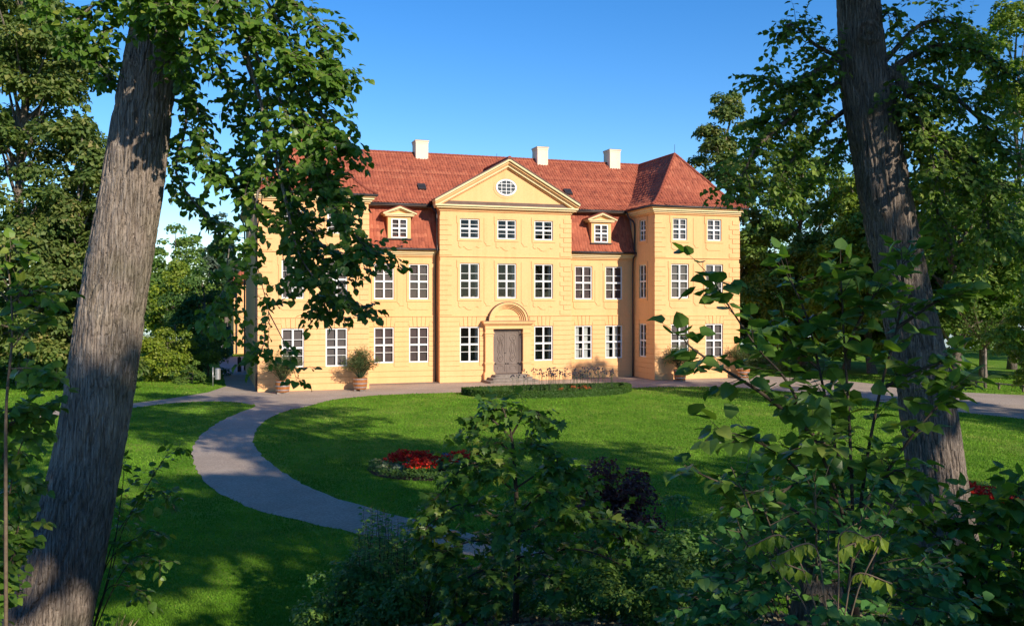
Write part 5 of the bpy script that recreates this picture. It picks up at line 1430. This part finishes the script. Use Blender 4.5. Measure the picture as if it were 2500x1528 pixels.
def bedding(kind, name, label, x, y, group, cat='flower', sc=1.0):
    fm, bm = rgf.choice(FL[kind])
    t = thing(name, label, cat, (x, y, .02), group)
    t.rotation_euler.z = rgf.uniform(0, 6.28); s = sc * rgf.uniform(.85, 1.2); t.scale = (s, s, s)
    o = bpy.data.objects.new('foliage', fm); COL.objects.link(o); o.parent = t; tag(o, kind='stuff')
    if bm: o = bpy.data.objects.new('blooms', bm); COL.objects.link(o); o.parent = t; tag(o, kind='stuff')
def round_bed(c, R, where, rot, counts=1.0):
    sheet('bed_soil', [(c.x + R * math.cos(a * .2618) * (1 + .01 * (a % 3)), c.y + R * math.sin(a * .2618)) for a in range(24)], .015, M['soil'])
    n = int(2 * math.pi * (R - .25) / .42)
    for k in range(n):
        a = 2 * math.pi * k / n
        kind = 'pale' if (k * 7 // n) % 3 == 0 and k % 2 else 'edge'
        bedding(kind, 'edging_plant', 'dark leafy edging plant round the ' + where if kind == 'edge' else 'pale flowering edging plant round the ' + where, c.x + (R - .27) * math.cos(a), c.y + (R - .27) * math.sin(a), 'edging plants of the ' + where, 'plant')
    for k in range(int(60 * counts)):
        q = math.sqrt(rgf.random()) * (R - .62); a = rgf.uniform(0, 6.283)
        sec = ((a + rot) % 6.283) / 6.283 * 6
        if sec % 2 < 1.35: bedding('red', 'red_flower', 'scarlet flowering plant massed in the ' + where, c.x + q * math.cos(a), c.y + q * math.sin(a), 'scarlet flowers of the ' + where, sc=1.15)
        else: bedding('violet' if k % 2 else 'silver', 'violet_flower' if k % 2 else 'silver_plant', ('violet flowering plant between the scarlet ones in the ' if k % 2 else 'silvery foliage plant between the flowers of the ') + where, c.x + q * math.cos(a), c.y + q * math.sin(a), ('violet flowers of the ' if k % 2 else 'silver plants of the ') + where, 'flower' if k % 2 else 'plant')
round_bed(BED, BED_R, 'round bed by the curved path', .4)
round_bed(BED2, BED2_R, 'round bed behind the furrowed trunk', 1.6, .8)
# tall thin flowers and a few orange ones inside the half-moon hedge
for k in range(64):
    x = hc.x + (rgf.uniform(-2.2, 3.9) if k % 5 else rgf.uniform(-3, 4)); y = rgf.uniform(50.2, 51.9); h = rgf.uniform(1.0, 1.5)
    t = thing('tall_flower', 'tall thin stemmed flower with small dark head in the half-moon bed', 'flower', (x, y, .02), 'tall flowers in the half-moon bed')
    lx, ly = rgf.uniform(-.1, .1), rgf.uniform(-.1, .1)
    m = MB().tube([(0, 0, 0), (lx * .4, ly * .4, h * .55), (lx, ly, h)], [.011, .009, .006], 4, False)
    tips = [(lx, ly, h)]
    for s in range(2):
        e = (lx + rgf.uniform(-.16, .16), ly + rgf.uniform(-.1, .1), h * rgf.uniform(.86, 1.0)); m.tube([(lx * .6, ly * .6, h * .7), e], [.005, .004], 4, False); tips.append(e)
    o = bpy.data.objects.new('stem', to_mesh('stem', m, M['green_stem'])); COL.objects.link(o); o.parent = t
    hd = MB()
    for tp in tips: hd.lathe([(.012, -.035), (.05, -.012), (.048, .026), (.012, .048)], tp, 6)
    o = bpy.data.objects.new('flower_heads', to_mesh('flower_heads', hd, M['seedhead'])); COL.objects.link(o); o.parent = t; tag(o, kind='stuff')
for k in range(6):
    bedding('orange', 'orange_flower', 'low orange flowering plant inside the half-moon hedge', hc.x + rgf.uniform(.2, 3.8), rgf.uniform(50.2, 51.8), 'orange flowers in the half-moon bed')

# ------------------------------------------------------------------ bins, sign, bollard, rail
bx, by = .62, 62.4
t = thing('litter_bin', 'grey metal litter bin hung on a post at the lane', 'bin', (bx, by, .0))
MB().tube([(bx - .22, by, 0), (bx - .22, by, 1.22)], .035, 8).build('post', M['steel'], t, True)
MB().lathe([(.16, .42), (.18, .44), (.18, 1.06), (.165, 1.08)], (bx + .08, by, 0), 20).build('bin_drum', M['steel'], t)
MB().lathe([(.19, 1.08), (.19, 1.12), (.05, 1.16)], (bx + .08, by, 0), 20).build('lid', M['steel'], t)
MB().box(bx - .2, bx - .08, by - .02, by + .02, .6, .64).build('bracket', M['steel'], t)
p = Vector((*gpos(548, 93), 0))
t = thing('notice_board', 'small grey notice board with rounded top by the rear building', 'sign', p)
bd = MB().prism_y([(p.x - .32, .35), (p.x + .32, .35)] + [(p.x + .32 * math.cos(a * math.pi / 8), 1.35 + .32 * math.sin(a * math.pi / 8)) for a in range(9)], p.y, p.y + .06).build('board', M['sign_grey'], t)
MB().box(p.x - .12, p.x + .12, p.y - .012, p.y - .002, 1.1, 1.34).build('notice', M['sign_light'], bd)
for s in (-1, 1): MB().box(p.x + s * .25 - .03, p.x + s * .25 + .03, p.y, p.y + .06, 0, .35).build('post', M['sign_grey'], t)
p = Vector((*gpos(561, 91), 0))
t = thing('waste_container', 'green wheeled waste container beside the grey notice board', 'bin', p)
MB().add([(p.x + sx * (.32 if z else .26), p.y + sy * (.34 if z else .26), .08 + z * .95) for z in (0, 1) for sx, sy in ((-1, -1), (1, -1), (1, 1), (-1, 1))], [(0, 3, 2, 1), (4, 5, 6, 7), (0, 1, 5, 4), (1, 2, 6, 5), (2, 3, 7, 6), (3, 0, 4, 7)]).build('container_body', M['green_plastic'], t)
MB().box(p.x - .35, p.x + .35, p.y - .37, p.y + .38, 1.03, 1.1).build('lid', M['green_plastic'], t)
for s in (-1, 1): MB().tube([(p.x + s * .2, p.y + .2, .1), (p.x + s * .27, p.y + .2, .1)], .1, 10).build('wheel', M['iron'], t)
p = Vector((2.45, 74.6, 0))
t = MB().prism_z([(p.x - .14, p.y - .14), (p.x + .14, p.y - .14), (p.x + .14, p.y + .14), (p.x - .14, p.y + .14)], 0, 1.1)
t.add([(p.x - .14, p.y - .14, 1.101), (p.x + .14, p.y - .14, 1.101), (p.x + .14, p.y + .14, 1.101), (p.x - .14, p.y + .14, 1.101), (p.x, p.y, 1.2)], [(0, 1, 4), (1, 2, 4), (2, 3, 4), (3, 0, 4)])
tag(t.build('bollard', M['twig_dark']), 'dark square bollard at the rear corner of the left wing', 'bollard')
p0, p1 = Vector((*gpos(2330, 60), 0)), Vector((*gpos(2560, 54), 0))
t = thing('rail_fence', 'low wooden rail along the far side of the gravel road', 'fence', p0)
for k in range(5):
    q = p0.lerp(p1, k / 4); MB().box(q.x - .05, q.x + .05, q.y - .05, q.y + .05, 0, .42).build('post', M['twig'], t)
MB().tube([p0 + Vector((0, -.06, .36)), p1 + Vector((0, -.06, .36))], .05, 6).build('rail', M['bark'], t)

# ------------------------------------------------------------------ foreground plants on the rampart slope
def base_at(px, D):
    x, y = gpos(px, D); return Vector((x, y, ground_z(x, y)))
# young mulberry in the middle
b = base_at(1258, 12)
t = thing('mulberry_sapling', 'young tree with lobed dark leaves and arching twigs rising before the lawn', 'tree', b)
pl = Plant(401); DM = 12.0
pl.wood.tube(catmull([b - Vector((0, 0, .1)), at(1262, 1380, DM), at(1262, 1250, DM), at(1256, 1140, DM), at(1248, 1060, DM), at(1232, 1005, DM)], 5), [.05 - .0017 * i for i in range(26)], 8, False)
for pts, n in ((lim((1250, 1070, DM), (1195, 1020, 12), (1165, 1025, 12.1), (1160, 1065, 12.1)), 13), (lim((1250, 1060, DM), (1285, 1005, 11.9), (1315, 1010, 11.8), (1330, 1035, 11.8)), 12), (lim((1235, 1020, DM), (1225, 995, 12), (1200, 1000, 12)), 6), (lim((1253, 1120, DM), (1300, 1085, 12), (1355, 1110, 12), (1365, 1150, 12)), 14), (lim((1256, 1110, DM), (1215, 1080, 11.8), (1200, 1100, 11.7)), 8),
               (lim((1258, 1200, DM), (1160, 1130, 11.8), (1095, 1180, 11.6), (1060, 1240, 11.5)), 24), (lim((1260, 1190, DM), (1350, 1140, 12), (1420, 1180, 12), (1450, 1240, 12)), 22), (lim((1260, 1180, DM), (1230, 1130, 11.6), (1170, 1150, 11.4)), 14), (lim((1262, 1260, DM), (1330, 1200, 11.6), (1380, 1240, 11.4)), 16),
               (lim((1262, 1290, DM), (1140, 1230, 11.6), (1060, 1270, 11.4), (1020, 1320, 11.3)), 22), (lim((1262, 1300, DM), (1400, 1260, 11.6), (1510, 1280, 11.4), (1570, 1330, 11.3)), 26), (lim((1262, 1340, DM), (1160, 1320, 11.4), (1090, 1350, 11.2), (1060, 1400, 11.2)), 18), (lim((1262, 1360, DM), (1400, 1340, 11.4), (1500, 1370, 11.2), (1540, 1410, 11.2)), 20),
               (lim((1262, 1400, DM), (1190, 1390, 11.2), (1130, 1420, 11.0), (1110, 1470, 11.0)), 18), (lim((1262, 1410, DM), (1320, 1400, 11.2), (1370, 1430, 11)), 16), (lim((1262, 1430, DM), (1230, 1430, 11.0), (1200, 1480, 10.9)), 14), (lim((1262, 1330, DM), (1250, 1260, 11.3), (1240, 1300, 11.1)), 14)):
    pl.bough(pts, .014, .005, int(n * 1.6), (.2, .42), .125, .5, .8, gap=.5, hang=.6)
pl.finish(t, 'lobe', M['linden'], M['twig_dark'], 300)
# linden sapling on the right, close by
DS = 7.5
b = base_at(2085, DS)
t = thing('linden_sapling', 'many-stemmed linden sapling with large toothed leaves before the furrowed trunk', 'tree', b)
pl = Plant(402); fk = at(2085, 1390, DS)
pl.wood.tube([b - Vector((0, 0, .1)), b.lerp(fk, .5), fk], [.05, .045, .04], 8, False)
for pts, n in ((lim((2085, 1390, DS), (2080, 1200, 7.5), (2072, 1000, 7.5), (2062, 850, 7.5), (2055, 720, 7.5), (2052, 640, 7.5)), 26), (lim((2085, 1390, DS), (2050, 1230, 7.4), (1985, 1060, 7.3), (1920, 930, 7.2), (1850, 850, 7.1), (1775, 740, 7.0), (1735, 672, 7.0)), 20),
               (lim((2085, 1380, DS), (2030, 1240, 7.3), (1930, 1130, 7.2), (1830, 1070, 7.1), (1750, 1050, 7.0)), 17), (lim((2080, 1400, DS), (1960, 1260, 7.2), (1830, 1200, 7.1), (1740, 1170, 7), (1670, 1135, 7)), 12), (lim((2085, 1390, DS), (2112, 1150, 7.6), (2150, 950, 7.7), (2190, 800, 7.7), (2205, 690, 7.7), (2200, 610, 7.7)), 24),
               (lim((2085, 1390, DS), (2140, 1200, 7.5), (2230, 1060, 7.4), (2300, 980, 7.4), (2335, 940, 7.4)), 20), (lim((2085, 1390, DS), (2040, 1100, 7.6), (2000, 900, 7.7), (1965, 760, 7.7), (1915, 660, 7.7)), 24), (lim((1985, 1060, 7.3), (1860, 960, 7.0), (1765, 900, 6.9), (1690, 850, 6.8), (1660, 815, 6.8)), 11), (lim((2062, 860, 7.5), (2110, 760, 7.3), (2150, 700, 7.2)), 12),
               (lim((2190, 800, 7.7), (2280, 740, 7.6), (2330, 720, 7.6)), 13), (lim((2150, 950, 7.7), (2250, 900, 7.6), (2330, 880, 7.6)), 14), (lim((2000, 900, 7.7), (1930, 840, 7.7), (1880, 790, 7.7)), 12), (lim((2072, 1000, 7.5), (1990, 960, 7.3), (1920, 1000, 7.2)), 12), (lim((2085, 1250, 7.5), (1960, 1180, 7.2), (1880, 1230, 7.1), (1830, 1270, 7.1)), 9), (lim((2090, 1250, 7.5), (2180, 1150, 7.3), (2230, 1180, 7.2)), 14), (lim((2080, 1150, 7.5), (2010, 1080, 7.2), (1950, 1100, 7.1)), 12), (lim((2080, 1300, 7.5), (1950, 1290, 7.2), (1790, 1240, 7.0)), 8)):
    pl.bough(pts, .017, .004, int(n * 1.15), (.12, .32), .142, .35, .8, gap=.5, hang=.35, t0=.15, first=.25)
pl.finish(t, 'heart', M['linden_lifted'], M['twig_dark'], 300)
# ivy heap
DI = 6.3
b = base_at(2000, DI)
t = thing('ivy_mound', 'glossy ivy growing over a stump at the foot of the linden sapling', 'ivy', b)
pl = Plant(403)
stp = MB().lathe([(.26, -.1), (.22, .3), (.16, .6), (.1, .75)], b, 14); stp.build('stump', M['bark_dark'], t, True)
for k in range(210):
    a = pl.rg.uniform(0, 6.283); q = pl.rg.random(); zz = pl.rg.uniform(.0, .78)
    rr = .76 * math.sqrt(max(.03, 1 - (zz / .9) ** 2)); p0 = b + Vector((math.cos(a) * rr, math.sin(a) * rr * .8, zz))
    pl.twig(p0, (math.cos(a) * .7, math.sin(a) * .7, pl.rg.uniform(-.3, .9)), pl.rg.uniform(.25, .5), .082, .5, .005, gap=.42, hang=.5)
for px, py, D in ((1785, 1140, 6.2), (1990, 1180, 6.1), (2205, 1180, 6.3), (2120, 1210, 6.1), (1860, 1230, 6.0), (1800, 1290, 6.0)):
    q = at(px, py, D); m0 = b + (q - b) * .5; pl.bough([Vector((m0.x, m0.y, b.z + .4)), m0.lerp(q, .5), q], .01, .004, 12, (.12, .26), .08, .1, .9, gap=.45)
pl.finish(t, 'heart', M['ivy'], M['twig'], 300)
b = base_at(2040, 5.6)
t = thing('walnut_seedling', 'yellow-green drooping leaflets sprouting among the ivy', 'plant', b)
pl = Plant(404)
for px, py in ((1915, 1310), (1985, 1330), (2055, 1300), (2150, 1310), (1880, 1370), (2090, 1400)):
    q = at(px, py, 5.6); root_ = Vector((b.x, b.y, b.z)); sd = pl.rg.choice((-1, 1)); e = q + Vector((sd * CA * .22, -sd * SA * .22, -.06))
    c = catmull([root_, root_.lerp(q, .5) + Vector((0, 0, .12)), q, e], 6); pl.wood.tube(c, .005, 5, False)
    for k in range(7):
        p0 = c[-1 - k]
        for s in (-1, 1): pl.leaf(p0, Vector((s * CA * .35 + pl.rg.gauss(0, .2), -s * SA * .35 + pl.rg.gauss(0, .2), -1.0)), Vector((-SA + pl.rg.gauss(0, .5), -CA + pl.rg.gauss(0, .3), .5)), pl.rg.uniform(.07, .11))
pl.finish(t, 'oval', M['lime_leaf'], M['twig'], 300)
# linden suckers and saplings on the left
b = base_at(-40, 11.0)
t = thing('linden_sucker', 'leafy linden suckers crowding the outer side of the leaning trunk', 'bush', b)
pl = Plant(405)
for pts, n in ((lim((-60, 1640, 11), (0, 1350, 11), (40, 1120, 11), (90, 1020, 11)), 34), (lim((-60, 1640, 11), (30, 1380, 11), (55, 1180, 11), (75, 1230, 11)), 30), (lim((-60, 1640, 11), (0, 1450, 11), (40, 1330, 11), (60, 1310, 11)), 24), (lim((-60, 1640, 11), (-20, 1300, 10.8), (20, 1050, 10.7), (60, 1000, 10.7)), 30), (lim((-60, 1640, 11), (-20, 1500, 11), (0, 1420, 11), (10, 1380, 11)), 16), (lim((-100, 1500, 10.6), (-40, 1150, 10.6), (10, 990, 10.6)), 26), (lim((0, 1060, 10.8), (60, 1010, 10.8), (110, 985, 10.9)), 12)):
    pl.bough(pts, .014, .004, n, (.15, .35), .125, .6, .9, gap=.5, hang=.7, face=SUNV)
pl.finish(t, 'heart', M['linden'], M['twig'], 300)
b = base_at(15, 9.0)
t = thing('linden_sapling', 'slender linden sapling with bare pale stem and wide pale leaves at the left', 'tree', b)
pl = Plant(406)
pl.wood.tube(catmull([b - Vector((0, 0, .1)), at(14, 1150, 9), at(16, 980, 9), at(30, 820, 9), at(24, 690, 9), at(10, 600, 9)], 5), [.02 - .0006 * i for i in range(26)], 7, False)
for pts, n in ((lim((30, 850, 9), (70, 800, 9), (110, 770, 8.9)), 9), (lim((26, 740, 9), (80, 710, 8.9), (150, 720, 8.8)), 10), (lim((20, 660, 9), (30, 600, 8.9), (40, 620, 8.9)), 7), (lim((28, 900, 9), (80, 900, 8.9), (140, 930, 8.8)), 10), (lim((20, 700, 9), (-20, 640, 9), (-40, 660, 9)), 8), (lim((24, 800, 9), (60, 740, 9.1), (110, 690, 9.2)), 8)):
    pl.bough(pts, .007, .003, n, (.1, .22), .125, .3, .8, gap=.55, hang=.4, face=SUNV)
pl.finish(t, 'heart', M['linden'], M['twig'], 300)
b = base_at(235, 13.6)
t = thing('linden_sucker', 'loose linden suckers spreading from the inner foot of the leaning trunk over the lawn', 'bush', b)
pl = Plant(407)
for pts, n in ((lim((200, 1600, 13.6), (270, 1340, 13.5), (340, 1220, 13.4), (400, 1120, 13.3), (440, 1088, 13.3)), 16), (lim((210, 1600, 13.6), (270, 1400, 13.5), (310, 1270, 13.4), (380, 1200, 13.3), (410, 1230, 13.3)), 20), (lim((210, 1600, 13.6), (270, 1450, 13.5), (330, 1360, 13.4), (400, 1370, 13.3)), 18), (lim((210, 1600, 13.6), (270, 1380, 13.4), (300, 1180, 13.3), (300, 1130, 13.3)), 14), (lim((210, 1600, 13.6), (260, 1440, 13.4), (340, 1440, 13.3), (370, 1480, 13.3)), 12), (lim((210, 1600, 13.6), (260, 1380, 13.4), (360, 1300, 13.3), (400, 1310, 13.2)), 16)):
    pl.bough(pts, .011, .003, int(n * .8), (.12, .3), .12, .5, .8, gap=.6, hang=.6, t0=.4)
pl.finish(t, 'heart', M['linden'], M['twig_dark'], 300)
# shrub of upright shoots
b = base_at(940, 14.2)
t = thing('mock_orange', 'dense shrub of upright leafy shoots beside the curved path end', 'bush', b)
pl = Plant(408)
for k in range(110):
    px = pl.rg.uniform(800, 1085); D = pl.rg.uniform(13.4, 15.2); g0 = base_at(px + pl.rg.uniform(-20, 20), D)
    ed = min(1, (px - 790) / 90, (1100 - px) / 60); top = 1500 - (250 * ed * pl.rg.uniform(.55, 1.08))
    q = at(px, top, D)
    c = catmull([g0, g0.lerp(q, .5) + Vector((pl.rg.gauss(0, .05), pl.rg.gauss(0, .05), 0)), q], 5); pl.wood.tube(c, [.008 - .0005 * i for i in range(11)], 5, False)
    for i in range(1, len(c)):
        for s in range(9):
            a = pl.rg.uniform(0, 6.283); l = pl.rg.uniform(.02, .14) * (1.15 - i / len(c))
            p0 = c[i - 1].lerp(c[i], s / 9) + Vector((math.cos(a) * l, math.sin(a) * l, 0))
            pl.leaf(p0, (math.cos(a), math.sin(a), pl.rg.uniform(-.2, .5)), (pl.rg.gauss(0, .4), pl.rg.gauss(0, .4), 1), pl.rg.uniform(.055, .10))
pl.finish(t, 'oval', M['small_leaf'], M['twig_dark'], 300)
# lower bushes
def bush(name, label, px, D, h, r, mat, seed, leaf=.09, n=5000, shape='oval', nc=26, cl=.26):
    x, y = gpos(px, D); clump_tree(name, label, 'bush', (x, y), h, OVO(.02, r), M[mat], seed, nc, cl, n, leaf, .03, shape=shape, t_first=.1, inner=.25, bark='twig_dark', trunk_top=.7)
x, y = gpos(1515, 18.6); clump_tree('smoke_bush', 'dark purple-leaved bush standing on the lawn behind the mulberry', 'bush', (x, y), 1.95, [(.2, .45), (.5, .8), (.8, .72), (.97, .5)], M['purple'], 501, 70, .34, 10000, .085, .03, shape='oval', t_first=.1, inner=.2, bark='twig_dark', trunk_top=.7)
bush('privet_bush', 'dark low bush in the deep shade right of the mulberry stem', 1470, 13.2, .95, .8, 'small_leaf', 502, .075, 6000)
bush('privet_bush', 'fresh green bush between the mulberry and the ivy mound', 1640, 12.6, 1.1, .9, 'small_leaf', 503, .07, 7500)
bush('spindle_bush', 'loose bush next to the ivy mound', 1745, 11.5, 1.05, .75, 'small_leaf', 504, .07, 6500)
bush('snowberry_bush', 'low pale green bush at the foot of the upright shoots', 960, 12.9, .62, .8, 'linden_far', 505, .075, 5000)
bush('snowberry_bush', 'scrubby low bush beside the mowed grass edge', 830, 13.4, .55, .6, 'small_leaf', 506, .07, 3500)
bush('privet_bush', 'feathery light green bush in front of the fresh green bush', 1600, 10.6, .55, .75, 'linden_far', 507, .06, 5500)
bush('privet_bush', 'shaded bush behind the mulberry foliage', 1330, 14.6, 1.5, .9, 'small_leaf', 508, .08, 6000)
bush('dwarf_bush', 'small dark bush under the mulberry twigs', 1150, 12.8, .7, .6, 'dark_leaf', 509, .075, 3500)
# shrub at the bottom right corner
b = base_at(2430, 9.3)
t = thing('hazel_shrub', 'broad-leaved shrub filling the corner right of the linden sapling', 'bush', b)
pl = Plant(409)
for pts, n in ((lim((2430, 1640, 9.3), (2440, 1380, 9.3), (2465, 1250, 9.3), (2490, 1190, 9.3)), 26), (lim((2430, 1640, 9.3), (2350, 1400, 9.2), (2280, 1300, 9.1), (2230, 1260, 9.1)), 34), (lim((2430, 1640, 9.3), (2390, 1420, 9.2), (2350, 1300, 9.2), (2330, 1270, 9.2)), 30), (lim((2430, 1640, 9.3), (2480, 1430, 9.2), (2510, 1320, 9.2)), 26), (lim((2430, 1640, 9.3), (2360, 1480, 9.1), (2270, 1420, 9.0), (2200, 1400, 9)), 30), (lim((2430, 1640, 9.3), (2420, 1480, 9.1), (2400, 1380, 9.0)), 26), (lim((2400, 1400, 9.2), (2440, 1260, 9.3), (2400, 1220, 9.3)), 16), (lim((2430, 1600, 9.3), (2330, 1520, 9.0), (2230, 1500, 8.9)), 26), (lim((2460, 1600, 9.3), (2490, 1520, 9.0), (2500, 1440, 8.9)), 24)):
    pl.bough(pts, .015, .005, n, (.18, .4), .15, .4, .9, gap=.5, hang=.4)
pl.finish(t, 'heart', M['linden'], M['twig_dark'], 300)
# dry grass tuft by the leaning trunk
b = base_at(268, 14.3); pl = Plant(410)
t = thing('dry_grass_tuft', 'dry straw-coloured grass tuft beside the leaning trunk foot', 'grass tuft', b)
for k in range(130):
    a = pl.rg.uniform(0, 6.283); q = pl.rg.uniform(0, .22); pl.leaf(b + Vector((math.cos(a) * q, math.sin(a) * q, 0)), (math.cos(a) * pl.rg.uniform(.05, .7), math.sin(a) * pl.rg.uniform(.05, .7), 1), (math.cos(a + 1.5), math.sin(a + 1.5), .1), pl.rg.uniform(.25, .55))
LANCE_V[:, 0] *= .45
pl.finish(t, 'lance', M['dry'], M['twig'], 0)
# leaf litter on the slope
rng = np.random.default_rng(15); nl = 5000
D_ = 9 + 8 * rng.random(nl); r_ = (rng.random(nl) * 2 - 1) * .6 * D_
X, Y = D_ * SA + r_ * CA, D_ * CA - r_ * SA
Z = np.array([ground_z(a, b_) for a, b_ in zip(X, Y)]); k_ = Z > .05
P = np.stack([X, Y, Z + .03], 1)[k_]; m_ = len(P)
V, T, nv = merge_leaves(P, rng.standard_normal((m_, 3)) * np.array([1, 1, .2]), np.array([[0, 0, 1.0]]) + .4 * rng.standard_normal((m_, 3)), .06 + .05 * rng.random(m_), 'oval', rng)
o = bpy.data.objects.new('leaf_litter', np_mesh('leaf_litter', V, T, M['dry'], np.repeat(rng.random(m_) * .8, nv))); COL.objects.link(o)
tag(o, 'dry fallen leaves strewn over the dark rampart soil', 'leaf litter', kind='stuff')
